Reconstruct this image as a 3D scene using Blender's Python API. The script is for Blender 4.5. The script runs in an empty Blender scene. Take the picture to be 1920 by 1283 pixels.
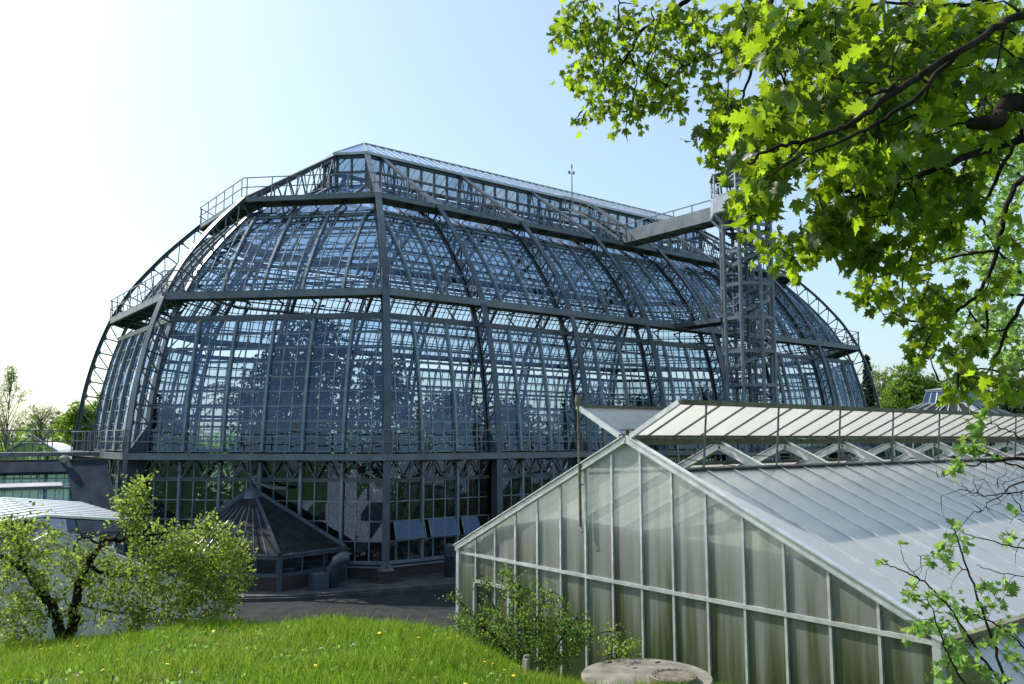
import bpy, math, random
import numpy as np
from mathutils import Vector
R = math.radians
# ---------------------------------------------------------------- camera, sky, sun, exposure
F, PITCH, YAW = 1564.65, .115, .9152
CAM = np.array([-24.346, -47.508, 5.556])
SUN_AZ, SUN_EL = R(112), R(44)
scene = bpy.context.scene
cd = bpy.data.cameras.new('camera'); cam = bpy.data.objects.new('camera', cd)
scene.collection.objects.link(cam)
cd.sensor_width = 36; cd.lens = F / 1920 * 36; cd.clip_start = .05; cd.clip_end = 3000
cam.location = CAM
cam.rotation_euler = (math.pi / 2 + PITCH, 0, YAW - math.pi / 2)
scene.camera = cam
w = bpy.data.worlds.new("World"); scene.world = w; w.use_nodes = True
nt = w.node_tree; bg = nt.nodes['Background']
sky = nt.nodes.new('ShaderNodeTexSky'); sky.sky_type = 'NISHITA'; sky.sun_disc = False
sky.sun_elevation = SUN_EL; sky.sun_rotation = math.pi / 2 - SUN_AZ
sky.air_density = 1.0; sky.dust_density = 2.2; sky.ozone_density = 1.0; sky.altitude = 50
tintn = nt.nodes.new('ShaderNodeMix'); tintn.data_type = 'RGBA'; tintn.blend_type = 'MULTIPLY'; tintn.inputs[0].default_value = 1
tintn.inputs[7].default_value = (.93, 1.02, 1.0, 1); nt.links.new(sky.outputs[0], tintn.inputs[6]); skm = nt.nodes.new('ShaderNodeMix'); skm.data_type = 'RGBA'; skm.inputs[0].default_value = .36; skm.inputs[7].default_value = (2.75, 3.4, 3.9, 1); nt.links.new(tintn.outputs[2], skm.inputs[6]); nt.links.new(skm.outputs[2], bg.inputs[0]); bg.inputs[1].default_value = .15
sd = bpy.data.lights.new('sun', 'SUN'); sd.energy = 4.2; sd.angle = R(.55); sd.color = (1, .95, .86)
sun = bpy.data.objects.new('sun', sd); scene.collection.objects.link(sun)
SD = Vector((math.cos(SUN_AZ) * math.cos(SUN_EL), math.sin(SUN_AZ) * math.cos(SUN_EL), math.sin(SUN_EL)))
sun.rotation_euler = SD.to_track_quat('Z', 'Y').to_euler()
vs = scene.view_settings; vs.view_transform = 'Standard'; vs.look = 'None'; vs.gamma = 1; vs.exposure = .66
scene.render.engine = 'CYCLES'
scene.cycles.transparent_max_bounces = 14; scene.cycles.max_bounces = 7; scene.cycles.transmission_bounces = 4
scene.cycles.diffuse_bounces = 2; scene.cycles.glossy_bounces = 3; scene.cycles.caustics_reflective = False
scene.cycles.caustics_refractive = False

rng = np.random.default_rng(7); random.seed(7)
# ---------------------------------------------------------------- helpers
fw = np.array([math.cos(YAW) * math.cos(PITCH), math.sin(YAW) * math.cos(PITCH), math.sin(PITCH)])
rt = np.array([math.sin(YAW), -math.cos(YAW), 0.]); upv = np.cross(rt, fw)
FWH = np.array([math.cos(YAW), math.sin(YAW)]); RTH = rt[:2]
def at(u, v, Z):                       # the world point Z metres deep along a sight line of the site survey
    return CAM + Z * (fw + rt * (u - 960) / F - upv * (v - 641.5) / F)
def V3(*a): return np.array(a, float)
def unit(a): a = np.asarray(a, float); return a / (np.linalg.norm(a) + 1e-12)

class MB:
    def __init__(s): s.v = []; s.f = []
    def add(s, vs, fs):
        o = len(s.v); s.v.extend([tuple(map(float, p)) for p in vs]); s.f.extend([tuple(i + o for i in f) for f in fs])
    def beam(s, p, q, w, h, up=(0, 0, 1)):
        p = np.asarray(p, float); q = np.asarray(q, float); d = unit(q - p); up = np.asarray(up, float)
        a = np.cross(up, d)
        if np.linalg.norm(a) < 1e-4: a = np.cross((1, .013, 0), d)
        a = unit(a); b = np.cross(d, a); a = a * w / 2; b = b * h / 2
        s.add([p - a - b, p + a - b, p + a + b, p - a + b, q - a - b, q + a - b, q + a + b, q - a + b],
              [(0, 3, 2, 1), (4, 5, 6, 7), (0, 1, 5, 4), (1, 2, 6, 5), (2, 3, 7, 6), (3, 0, 4, 7)])
    def path(s, pts, w, h, ups):       # a swept rectangular bar
        n = len(pts); P = [np.asarray(p, float) for p in pts]; vs = []
        for i in range(n):
            d = unit(P[min(i + 1, n - 1)] - P[max(i - 1, 0)])
            up = np.asarray(ups[i] if hasattr(ups[0], '__len__') else ups, float)
            a = unit(np.cross(up, d)); b = np.cross(d, a)
            ww = w[i] if hasattr(w, '__len__') else w; hh = h[i] if hasattr(h, '__len__') else h
            for sa, sb in ((-1, -1), (1, -1), (1, 1), (-1, 1)): vs.append(P[i] + a * sa * ww / 2 + b * sb * hh / 2)
        fs = [(0, 3, 2, 1), tuple(4 * (n - 1) + k for k in (0, 1, 2, 3))]
        for i in range(n - 1):
            for k in range(4): fs.append((4 * i + k, 4 * i + (k + 1) % 4, 4 * i + 4 + (k + 1) % 4, 4 * i + 4 + k))
        s.add(vs, fs)
    def tube(s, pts, r, n=6):
        P = [np.asarray(p, float) for p in pts]; m = len(P); vs = []; fs = []
        ref = V3(.3, .2, 1)
        for i in range(m):
            d = unit(P[min(i + 1, m - 1)] - P[max(i - 1, 0)])
            a = np.cross(ref, d)
            if np.linalg.norm(a) < .1: a = np.cross((1, 0, 0), d)
            a = unit(a); b = np.cross(d, a); rr = r[i] if hasattr(r, '__len__') else r
            for k in range(n):
                t = 2 * math.pi * k / n; vs.append(P[i] + (a * math.cos(t) + b * math.sin(t)) * rr)
        for i in range(m - 1):
            for k in range(n): fs.append((i * n + k, i * n + (k + 1) % n, (i + 1) * n + (k + 1) % n, (i + 1) * n + k))
        fs.append(tuple(range(n - 1, -1, -1))); fs.append(tuple((m - 1) * n + k for k in range(n)))
        s.add(vs, fs)
    def poly(s, *pts): s.add(pts, [tuple(range(len(pts)))])
    def slab(s, pts, th, nrm=None):    # polygon given thickness along its normal
        P = [np.asarray(p, float) for p in pts]
        n = unit(np.cross(P[1] - P[0], P[2] - P[0])) if nrm is None else unit(nrm)
        k = len(P); vs = [p + n * th / 2 for p in P] + [p - n * th / 2 for p in P]
        fs = [tuple(range(k)), tuple(range(2 * k - 1, k - 1, -1))] + [(i, i + k, (i + 1) % k + k, (i + 1) % k) for i in range(k)]
        s.add(vs, fs)
    def box(s, lo, hi):
        x0, y0, z0 = lo; x1, y1, z1 = hi
        s.add([(x0, y0, z0), (x1, y0, z0), (x1, y1, z0), (x0, y1, z0), (x0, y0, z1), (x1, y0, z1), (x1, y1, z1), (x0, y1, z1)],
              [(0, 3, 2, 1), (4, 5, 6, 7), (0, 1, 5, 4), (1, 2, 6, 5), (2, 3, 7, 6), (3, 0, 4, 7)])
    def lathe(s, c, prof, n=24, cap=True):
        vs = []; fs = []
        for r, z in prof:
            for k in range(n): t = 2 * math.pi * k / n; vs.append((c[0] + r * math.cos(t), c[1] + r * math.sin(t), c[2] + z))
        m = len(prof)
        for i in range(m - 1):
            for k in range(n): fs.append((i * n + k, i * n + (k + 1) % n, (i + 1) * n + (k + 1) % n, (i + 1) * n + k))
        if cap: fs.append(tuple(range(n - 1, -1, -1))); fs.append(tuple((m - 1) * n + k for k in range(n)))
        s.add(vs, fs)

ROOT = {}
def off(parent):
    while parent is not None and parent.parent is not None: parent = parent.parent
    return ROOT.get(parent.name, V3(0, 0, 0)) if parent is not None else V3(0, 0, 0)
def finish(name, me, mat, parent, smooth):
    o = bpy.data.objects.new(name, me); scene.collection.objects.link(o)
    if mat: me.materials.append(mat)
    if smooth: me.polygons.foreach_set('use_smooth', np.ones(len(me.polygons), bool))
    if parent: o.parent = parent
    return o
def build(mb, name, mat, parent=None, smooth=False, base=None):
    of = off(parent); me = bpy.data.meshes.new(name)
    if parent is None and base is not None: of = np.asarray(base, float)
    V = np.array(mb.v, float) - of; me.from_pydata(V.tolist(), [], mb.f); me.update()
    o = finish(name, me, mat, parent, smooth)
    if parent is None and base is not None: o.location = base
    return o
def build_np(V, Fa, name, mat, parent=None, smooth=False):
    V = np.asarray(V, np.float32) - off(parent).astype(np.float32); me = bpy.data.meshes.new(name)
    k = Fa.shape[1]; me.vertices.add(len(V)); me.vertices.foreach_set('co', V.ravel())
    me.loops.add(Fa.size); me.loops.foreach_set('vertex_index', Fa.astype(np.int32).ravel())
    me.polygons.add(len(Fa)); me.polygons.foreach_set('loop_start', np.arange(0, Fa.size, k, dtype=np.int32))
    me.polygons.foreach_set('loop_total', np.full(len(Fa), k, np.int32)); me.update(calc_edges=True); me.validate()
    return finish(name, me, mat, parent, smooth)
def tag(o, label, cat, group=None):
    o['label'] = label; o['category'] = cat
    if group: o['group'] = group
    return o
def thing(name, label, cat, loc=(0, 0, 0), group=None):
    o = bpy.data.objects.new(name, None); scene.collection.objects.link(o); o.location = loc
    o.empty_display_size = .3; ROOT[o.name] = np.asarray(loc, float); return tag(o, label, cat, group)
def struct(o, kind='structure', label=None):
    o['kind'] = kind
    if label: o['label'] = label
    return o

# ---------------------------------------------------------------- materials
def mat(name, build_fn):
    m = bpy.data.materials.new(name); m.use_nodes = True; t = m.node_tree; t.nodes.clear()
    out = t.nodes.new('ShaderNodeOutputMaterial'); t.links.new(build_fn(t), out.inputs[0]); return m
def N(t, kind, **kw):
    n = t.nodes.new(kind)
    for k, v in kw.items():
        if k.startswith('i_'): n.inputs[k[2:].replace('_', ' ')].default_value = v
        else: setattr(n, k, v)
    return n
def coords(t): return N(t, 'ShaderNodeTexCoord').outputs['Object']
def noise(t, scale, detail=4, vec=None, stretch=None):
    n = N(t, 'ShaderNodeTexNoise'); n.inputs['Scale'].default_value = scale; n.inputs['Detail'].default_value = detail
    v = coords(t) if vec is None else vec
    if stretch:
        mp = N(t, 'ShaderNodeMapping'); mp.inputs['Scale'].default_value = stretch; t.links.new(v, mp.inputs[0]); v = mp.outputs[0]
    t.links.new(v, n.inputs['Vector']); return n.outputs['Fac']
def ramp(t, fac, stops):
    r = N(t, 'ShaderNodeValToRGB'); el = r.color_ramp.elements
    while len(el) < len(stops): el.new(.5)
    for e, (p, c) in zip(el, stops): e.position = p; e.color = (*c, 1) if len(c) == 3 else c
    t.links.new(fac, r.inputs[0]); return r.outputs[0]
def bump(t, h, strength=.3, dist=.02):
    b = N(t, 'ShaderNodeBump'); b.inputs['Strength'].default_value = strength; b.inputs['Distance'].default_value = dist
    t.links.new(h, b.inputs['Height']); return b.outputs[0]
def prin(t, color=None, rough=.5, metal=0, normal=None, col=None, spec=.5, roughs=None):
    p = N(t, 'ShaderNodeBsdfPrincipled'); p.inputs['Roughness'].default_value = rough; p.inputs['Metallic'].default_value = metal
    p.inputs['Specular IOR Level'].default_value = spec
    if col is not None: p.inputs['Base Color'].default_value = (*col, 1)
    if color is not None: t.links.new(color, p.inputs['Base Color'])
    if normal is not None: t.links.new(normal, p.inputs['Normal'])
    if roughs is not None: t.links.new(roughs, p.inputs['Roughness'])
    return p.outputs[0]
def two(name, c1, c2, scale=3, rough=.5, metal=0, bs=0, spec=.5, stretch=None, lo=.35, hi=.65):
    def f(t):
        n = noise(t, scale, 6, stretch=stretch)
        return prin(t, ramp(t, n, [(lo, c1), (hi, c2)]), rough, metal, bump(t, n, bs) if bs else None, spec=spec)
    return mat(name, f)
def fres(t, f0=.04, p=4.5, nrm_=None, top=1.0):      # two-sided fresnel falloff
    lw = N(t, 'ShaderNodeLayerWeight'); lw.inputs[0].default_value = .5
    if nrm_ is not None: t.links.new(nrm_, lw.inputs['Normal'])
    pw = N(t, 'ShaderNodeMath', operation='POWER'); t.links.new(lw.outputs['Facing'], pw.inputs[0]); pw.inputs[1].default_value = p
    ma = N(t, 'ShaderNodeMath', operation='MULTIPLY_ADD'); t.links.new(pw.outputs[0], ma.inputs[0]); ma.inputs[1].default_value = top - f0; ma.inputs[2].default_value = f0
    return ma.outputs[0]
M = {}
M['steel'] = two('blue_grey_paint', (.042, .062, .088), (.075, .100, .130), 1.3, .42, .0, .05)
M['steel_mid'] = two('gallery_paint', (.085, .112, .14), (.14, .17, .20), 1.1, .42, 0, .05)
M['steel_light'] = two('grey_steel', (.13, .155, .18), (.20, .225, .25), 1.6, .4, .2, .05)
M['bars'] = two('glazing_bar_paint', (.13, .175, .22), (.21, .26, .30), 2, .38, .15)
M['rail'] = two('rail_galvanised', (.09, .105, .12), (.16, .17, .19), 3, .4, .3)
M['alu'] = two('aluminium', (.50, .52, .54), (.68, .70, .72), 4, .32, .5, .03)
M['olive'] = two('weathered_rubber_profile', (.09, .085, .05), (.17, .155, .10), 5, .6, .1)
M['dark'] = two('dark_seal', (.02, .02, .022), (.05, .05, .05), 5, .6)
M['seam'] = two('standing_seam_sheet', (.33, .37, .40), (.46, .50, .52), 1.2, .35, .3)
M['brick'] = None
def fbrick(t):
    b = N(t, 'ShaderNodeTexBrick'); mp = N(t, 'ShaderNodeMapping'); mp.inputs['Rotation'].default_value = (R(90), 0, 0)
    t.links.new(coords(t), mp.inputs[0]); t.links.new(mp.outputs[0], b.inputs['Vector'])
    b.inputs['Color1'].default_value = (.026, .023, .022, 1); b.inputs['Color2'].default_value = (.045, .038, .035, 1)
    b.inputs['Mortar'].default_value = (.06, .055, .05, 1); b.inputs['Scale'].default_value = 4.2
    return prin(t, b.outputs[0], .85)
M['brick'] = mat('base_brick', fbrick)
def fglass(t, tint=(.77, .85, .91), f0=.09, dirt=.014):
    g = N(t, 'ShaderNodeBsdfGlossy'); g.inputs['Roughness'].default_value = .015; g.inputs['Color'].default_value = (.50, .68, 1, 1)  # blue of the reflected sky is put into the gloss colour
    tr = N(t, 'ShaderNodeBsdfTransparent'); tr.inputs['Color'].default_value = (*tint, 1)
    mx = N(t, 'ShaderNodeMixShader'); t.links.new(fres(t, f0), mx.inputs[0]); t.links.new(tr.outputs[0], mx.inputs[1]); t.links.new(g.outputs[0], mx.inputs[2])
    d = N(t, 'ShaderNodeBsdfDiffuse'); d.inputs['Color'].default_value = (.5, .52, .5, 1)
    m2 = N(t, 'ShaderNodeMixShader')
    n = noise(t, .9, 5); rr = ramp(t, n, [(.35, (dirt * .3,) * 3), (.75, (dirt * 1.8,) * 3)])
    t.links.new(rr, m2.inputs[0]); t.links.new(mx.outputs[0], m2.inputs[1]); t.links.new(d.outputs[0], m2.inputs[2])
    return m2.outputs[0]
M['glass'] = mat('pane_glass', fglass)
M['glass_sky_toned'] = mat('sky_toned_pane_glass', lambda t: fglass(t, (.68, .77, .87), .10, .006)); M['glass_dark'] = mat('tinted_pane_glass', lambda t: fglass(t, (.40, .50, .62), .12, .014))  # blue panes: sky reflection and dark interior are put into the tint
def fpoly(wall, vent=0):
    def f(t):
        c = coords(t)
        wv = N(t, 'ShaderNodeTexWave'); wv.wave_type = 'BANDS'; wv.bands_direction = 'Y' if wall else 'X'
        wv.inputs['Scale'].default_value = 30; wv.inputs['Distortion'].default_value = .4; t.links.new(c, wv.inputs[0])
        streak = noise(t, 1.0, 6, c, (2., 3.2, .22) if wall else (6, .4, .4))
        blot = noise(t, .55, 3, c)
        if wall:
            sep = N(t, 'ShaderNodeSeparateXYZ'); t.links.new(c, sep.inputs[0])
            mr = N(t, 'ShaderNodeMapRange'); mr.inputs[1].default_value = .6; mr.inputs[2].default_value = 4.4
            mr.inputs[3].default_value = 1; mr.inputs[4].default_value = 0; t.links.new(sep.outputs[2], mr.inputs[0])
            mul = N(t, 'ShaderNodeMath', operation='MULTIPLY_ADD'); t.links.new(streak, mul.inputs[0]); mul.inputs[1].default_value = 1.6
            t.links.new(mr.outputs[0], mul.inputs[2])
            col = ramp(t, mul.outputs[0], [(.55, (.70, .72, .66)), (.95, (.48, .50, .40)), (1.0, (.20, .23, .11))])
            sub = N(t, 'ShaderNodeMath', operation='SUBTRACT'); t.links.new(mul.outputs[0], sub.inputs[0]); sub.inputs[1].default_value = .55
            col = ramp(t, sub.outputs[0], [(.15, (.86, .87, .85)), (.48, (.64, .66, .60)), (.76, (.30, .33, .20)), (.98, (.12, .15, .06))])
        else:
            mxs = N(t, 'ShaderNodeMath', operation='MULTIPLY_ADD'); t.links.new(streak, mxs.inputs[0]); mxs.inputs[1].default_value = .55; t.links.new(blot, mxs.inputs[2]); sc_ = N(t, 'ShaderNodeMath', operation='MULTIPLY'); t.links.new(mxs.outputs[0], sc_.inputs[0]); sc_.inputs[1].default_value = .64
            col = ramp(t, sc_.outputs[0], [(.3, (.76, .77, .77) if not vent else (.66, .66, .63)), (.7, (.86, .86, .85) if not vent else (.74, .74, .71))])
        d = N(t, 'ShaderNodeBsdfDiffuse'); tl = N(t, 'ShaderNodeBsdfTranslucent'); tr = N(t, 'ShaderNodeBsdfTransparent')
        tr.inputs[0].default_value = (.72, .76, .72, 1)
        t.links.new(col, d.inputs[0]); t.links.new(col, tl.inputs[0])
        gl = N(t, 'ShaderNodeBsdfGlossy'); gl.inputs['Roughness'].default_value = .16 if wall else .22
        bp = bump(t, wv.outputs['Fac'], .12, .01)
        for n in (gl,): t.links.new(bp, n.inputs['Normal'])
        def mix(a, b, f):
            m = N(t, 'ShaderNodeMixShader'); m.inputs[0].default_value = f; t.links.new(a, m.inputs[1]); t.links.new(b, m.inputs[2]); return m
        m1 = mix(d.outputs[0], tl.outputs[0], .62 if wall else .5 + vent * .4); m2 = mix(m1.outputs[0], tr.outputs[0], .34 if wall else .10 + .15 * vent)
        m3 = N(t, 'ShaderNodeMixShader'); t.links.new(fres(t, .045 if wall else .09, 4 if wall else 3.2), m3.inputs[0]); t.links.new(m2.outputs[0], m3.inputs[1]); t.links.new(gl.outputs[0], m3.inputs[2])
        return m3.outputs[0]
    return f
M['lantern_glass'] = mat('ridge_roof_glass', lambda t: fglass(t, (.80, .86, .90), .16, .16))
M['poly_wall'] = mat('twin_wall_sheet_stained', fpoly(True))
M['poly_roof'] = mat('twin_wall_sheet_clean', fpoly(False)); M['poly_vent'] = mat('twin_wall_vent_sheet', fpoly(False, 1))
def fleaf(cd, ct, var=.5, gloss=.016, rough=.38, tf=.5):
    def f(t):
        gi = N(t, 'ShaderNodeNewGeometry'); rnd = gi.outputs['Random Per Island']
        a = ramp(t, rnd, [(0, tuple(c * (1 - var) for c in cd)), (1, tuple(min(1, c * (1 + var)) for c in cd))])
        b = ramp(t, rnd, [(0, tuple(c * (1 - var * .7) for c in ct)), (1, tuple(min(1, c * (1 + var * .5)) for c in ct))])
        d = N(t, 'ShaderNodeBsdfDiffuse'); tl = N(t, 'ShaderNodeBsdfTranslucent'); g = N(t, 'ShaderNodeBsdfGlossy'); g.inputs['Roughness'].default_value = rough
        t.links.new(a, d.inputs[0]); t.links.new(b, tl.inputs[0])
        m = N(t, 'ShaderNodeMixShader'); m.inputs[0].default_value = tf; t.links.new(d.outputs[0], m.inputs[1]); t.links.new(tl.outputs[0], m.inputs[2])
        m2 = N(t, 'ShaderNodeMixShader')
        t.links.new(fres(t, gloss, 4, None, .16), m2.inputs[0]); t.links.new(m.outputs[0], m2.inputs[1]); t.links.new(g.outputs[0], m2.inputs[2])
        return m2.outputs[0]
    return f
M['maple'] = mat('maple_leaf', fleaf((.024, .060, .010), (.36, .53, .02), .65, tf=.55))
M['sapling'] = mat('sapling_leaf', fleaf((.10, .20, .045), (.35, .55, .10), .45))
M['shrub'] = mat('shrub_leaf', fleaf((.15, .20, .05), (.33, .43, .06), .6))
M['shrub2'] = mat('dark_shrub_leaf', fleaf((.06, .12, .02), (.22, .36, .04), .6))
M['tree'] = mat('far_tree_leaf', fleaf((.10, .19, .03), (.22, .36, .04), .45))
M['tree_pale'] = mat('pale_tree_leaf', fleaf((.20, .25, .10), (.35, .42, .15), .4))
M['conifer'] = mat('conifer_needle', fleaf((.012, .035, .018), (.02, .05, .02), .5))
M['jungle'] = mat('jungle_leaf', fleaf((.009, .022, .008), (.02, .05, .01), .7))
M['bark'] = two('bark', (.012, .009, .007), (.034, .027, .020), 9, .95, 0, .5, spec=.1)
M['bark_far'] = two('bark_far', (.10, .085, .07), (.18, .16, .13), 9, .9)
M['grass'] = mat('grass_blade', fleaf((.10, .205, .008), (.33, .49, .012), .5, rough=.45))
def fgrass(t):
    gi = N(t, 'ShaderNodeNewGeometry'); rnd = gi.outputs['Random Per Island']; n1 = noise(t, .55, 4); n2 = noise(t, 2.6, 3)
    ad = N(t, 'ShaderNodeMath', operation='MULTIPLY_ADD'); t.links.new(n1, ad.inputs[0]); ad.inputs[1].default_value = 1.1; t.links.new(rnd, ad.inputs[2])
    a2 = N(t, 'ShaderNodeMath', operation='MULTIPLY_ADD'); t.links.new(n2, a2.inputs[0]); a2.inputs[1].default_value = .7; t.links.new(ad.outputs[0], a2.inputs[2])
    sc = N(t, 'ShaderNodeMath', operation='MULTIPLY'); t.links.new(a2.outputs[0], sc.inputs[0]); sc.inputs[1].default_value = .36
    a = ramp(t, sc.outputs[0], [(.15, (.035, .10, .008)), (.4, (.075, .17, .010)), (.62, (.12, .22, .014)), (.76, (.26, .24, .07))])
    b = ramp(t, sc.outputs[0], [(.15, (.09, .21, .02)), (.4, (.18, .32, .03)), (.62, (.27, .40, .04)), (.76, (.36, .33, .12))])
    d = N(t, 'ShaderNodeBsdfDiffuse'); tl = N(t, 'ShaderNodeBsdfTranslucent'); t.links.new(a, d.inputs[0]); t.links.new(b, tl.inputs[0])
    m = N(t, 'ShaderNodeMixShader'); m.inputs[0].default_value = .5; t.links.new(d.outputs[0], m.inputs[1]); t.links.new(tl.outputs[0], m.inputs[2]); return m.outputs[0]
M['grass'] = mat('grass_blade_mixed', fgrass)
M['soil'] = two('grass_soil', (.035, .07, .012), (.07, .13, .02), 7, .95, 0, .4)
M['asphalt'] = two('asphalt', (.020, .022, .024), (.036, .038, .04), 2.2, .9, 0, .2, spec=.12)
M['pave'] = two('concrete_paving', (.055, .057, .058), (.10, .10, .098), 1.5, .9, 0, .2, spec=.12)
M['concrete'] = two('weathered_concrete', (.10, .092, .072), (.22, .20, .165), 3.5, .9, 0, .3)
M['iron'] = two('rusty_cast_iron', (.10, .085, .07), (.20, .17, .13), 12, .75, .3, .5)
M['earth'] = two('dark_earth', (.02, .018, .014), (.05, .042, .03), 2, 1, 0, .3)
M['wood'] = two('old_timber', (.20, .18, .15), (.34, .31, .27), 6, .9, 0, .3, stretch=(1, 1, .2))
M['litter'] = mat('dry_leaf', fleaf((.30, .24, .11), (.25, .19, .07), .5))
M['yellow'] = two('dandelion_yellow', (.75, .50, .02), (.85, .65, .03), 20, .7)
M['shade'] = two('grey_shading_mat', (.018, .030, .044), (.036, .054, .074), 2, .95, 0, .2, stretch=(1, .15, 1), spec=.12)
M['slate'] = two('dark_roof_felt', (.014, .016, .019), (.030, .031, .034), 3, .8, 0, .25, spec=.12)
M['black_rubber'] = two('curtain_cloth', (.035, .04, .03), (.06, .065, .045), 2, .9)
# ---------------------------------------------------------------- the ground
G0 = -.8
HS_U = np.array([-2500, -900, 0, 200, 400, 640, 750, 850, 920, 1000, 1100, 1212, 1335, 1500, 1920, 3000, 6000], float)
HS_Y = np.array([1200, 1210, 1212, 1190, 1170, 1156, 1161, 1186, 1212, 1248, 1264, 1262, 1272, 1335, 1450, 1600, 1800], float)
HS_H = 5.556 - (HS_Y - 822) / F * 12
def ground_h(x, y):
    x = np.asarray(x, float); y = np.asarray(y, float)
    dx = x - CAM[0]; dy = y - CAM[1]
    Z = dx * FWH[0] + dy * FWH[1]; T = dx * RTH[0] + dy * RTH[1]
    u = 960 + F * T / np.maximum(Z, 3.5)
    hs = np.interp(u, HS_U, HS_H)
    zc = 12.
    k = np.clip(Z / zc, -1.5, 1)
    near = 3.9 + (hs - 3.9) * np.where(k > 0, np.abs(k) ** 1.6, -.25 * np.abs(k))
    s0 = (hs - 3.9) * 1.6 / zc
    d = np.maximum(Z - zc, 0); dq = np.minimum(d, 2.2)
    far = hs + s0 * dq - .11 * dq ** 2 + (s0 - .22 * 2.2) * (d - dq)
    h = np.where(Z <= zc, near, far)
    h = h + .05 * np.sin(x * 1.3 + .7) * np.sin(y * 1.1) + .03 * np.sin(x * 3.1) * np.sin(y * 2.7 + 1)
    h = np.where(Z < 1.5, np.minimum(h, 3.95), h)
    # smooth floor at the road level
    a = h - G0; return G0 + np.where(a > .6, a, np.where(a < -.6, 0, (a + .6) ** 2 / 2.4))
def gh(x, y): return float(ground_h(x, y))
def ground_mesh():
    g1 = np.concatenate([np.linspace(-900, -75, 16), np.linspace(-70, 60, 326), np.linspace(70, 900, 16)])
    g2 = np.concatenate([np.linspace(-900, -75, 16), np.linspace(-70, 5, 188), np.linspace(10, 60, 14), np.linspace(80, 900, 16)])
    X, Y = np.meshgrid(g1, g2, indexing='ij'); Z = ground_h(X, Y); n2 = len(g2)
    V = np.stack([X.ravel(), Y.ravel(), Z.ravel()], 1)
    i, j = np.meshgrid(np.arange(len(g1) - 1), np.arange(n2 - 1), indexing='ij'); a = (i * n2 + j).ravel()
    Fa = np.stack([a, a + n2, a + n2 + 1, a + 1], 1)
    return build_np(V, Fa, 'ground', M['soil'], smooth=True)
struct(ground_mesh(), label='grassy ground rising to a mound in the foreground')
m = MB(); m.poly((-60, -26.5, G0 + .012), (70, -26.5, G0 + .012), (70, -11, G0 + .012), (-60, -11, G0 + .012))
struct(build(m, 'road', M['asphalt']), label='dark asphalt service road in the shade of the big glasshouse')
m = MB()
m.slab([(-3, -17.3, G0 + .1), (48, -17.3, G0 + .1), (48, -12, G0 + .1), (-8, -12, G0 + .1), (-9, -8, G0 + .1), (-16, -2, G0 + .1), (-15.2, -10.6, G0 + .1), (-12.4, -14.3, G0 + .1), (-10.6, -15.4, G0 + .1), (-7.5, -16.3, G0 + .1)][::-1], .22)
kb = [(48, -17.36), (-3, -17.36), (-7.55, -16.36), (-10.65, -15.46), (-12.45, -14.36), (-15.3, -10.62)]
for a, b in zip(kb[:-1], kb[1:]): m.beam((*a, G0 + .08), (*b, G0 + .08), .12, .13)
struct(build(m, 'pavement', M['pave']), label='pale concrete pavement strip along the glasshouse base')

# ---------------------------------------------------------------- the big glasshouse
BAY = 5.965; LEN = 5 * BAY; K = .41421
zo = np.array([-.8, 0, 4.86, 5.96, 7.1, 8.3, 9.45, 10.9, 12.56, 14.5, 16.6, 18.52, 23.15])
ro = np.array([14.94, 14.94, 14.86, 14.78, 14.68, 14.52, 14.3, 13.95, 13.4, 12.4, 10.83, 9.05, 2.35])
def r_out(z): return float(np.interp(z, zo, ro))
def fine(z0, z1, step=.55):
    n = max(2, int(round(abs(z1 - z0) / step)) + 1); return np.linspace(z0, z1, n)
from functools import lru_cache
# smooth outer profile (cubic through the survey points)
def smooth_profile():
    zz = np.concatenate([np.linspace(-.8, 18.52, 60), [20.8, 23.15]])
    rr = np.interp(zz, zo, ro)
    for _ in range(3):
        r2 = rr.copy(); r2[1:58] = (rr[:57] + 2 * rr[1:58] + rr[2:59]) / 4; rr = r2
    return zz, rr
PZ, PR = smooth_profile()
def rO(z): return float(np.interp(z, PZ, PR))
def inner_pts(z0, z1, dep):            # offset the outer chord inwards along its normal
    out = []
    for z in fine(z0, z1, .6):
        r = rO(z); dr = (rO(min(z + .3, 23.1)) - rO(z - .3)) / .6
        n = unit((1, -dr)); out.append((r - n[0] * dep, z - n[1] * dep))
    return out
INN = inner_pts(4.9, 18.3, .92)
IZ = np.array([p[1] for p in INN]); IR = np.array([p[0] for p in INN])
def rI(z): return 14.05 if z < 4.3 else float(np.interp(z, IZ, IR))
FACES = []    # (origin xy, outward normal, tangent, half width fn, bay limits, name)
def face(o, ang, side):
    n = V3(math.cos(ang), math.sin(ang)); t = V3(-n[1], n[0])
    return dict(o=V3(*o), n=n, t=t, side=side)
FACES.append(face((LEN / 2, 0), -math.pi / 2, True)); FACES.append(face((LEN / 2, 0), math.pi / 2, True))
for a in (-135, 180, 135): FACES.append(face((0, 0), R(a), False))
for a in (-45, 0, 45): FACES.append(face((LEN, 0), R(a), False))
def hw(fc, r): return (LEN / 2 if fc['side'] else 0) + K * r
def FP(fc, m, r, z): p = fc['o'] + fc['n'] * r + fc['t'] * m; return V3(p[0], p[1], z)
def bays(fc):
    if not fc['side']: return [(-99, 99)]
    e = [-99] + [-LEN / 2 + i * BAY for i in range(6)] + [99]; return list(zip(e[:-1], e[1:]))

GH = thing('tropical_glasshouse', 'huge domed steel and glass tropical house with polygonal ends and outside galleries', 'glasshouse', (0, 0, G0))
def corners(r):
    return [(-K * r, -r), (-r, -K * r), (-r, K * r), (-K * r, r), (LEN + K * r, r), (LEN + r, K * r), (LEN + r, -K * r), (LEN + K * r, -r)]
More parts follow.
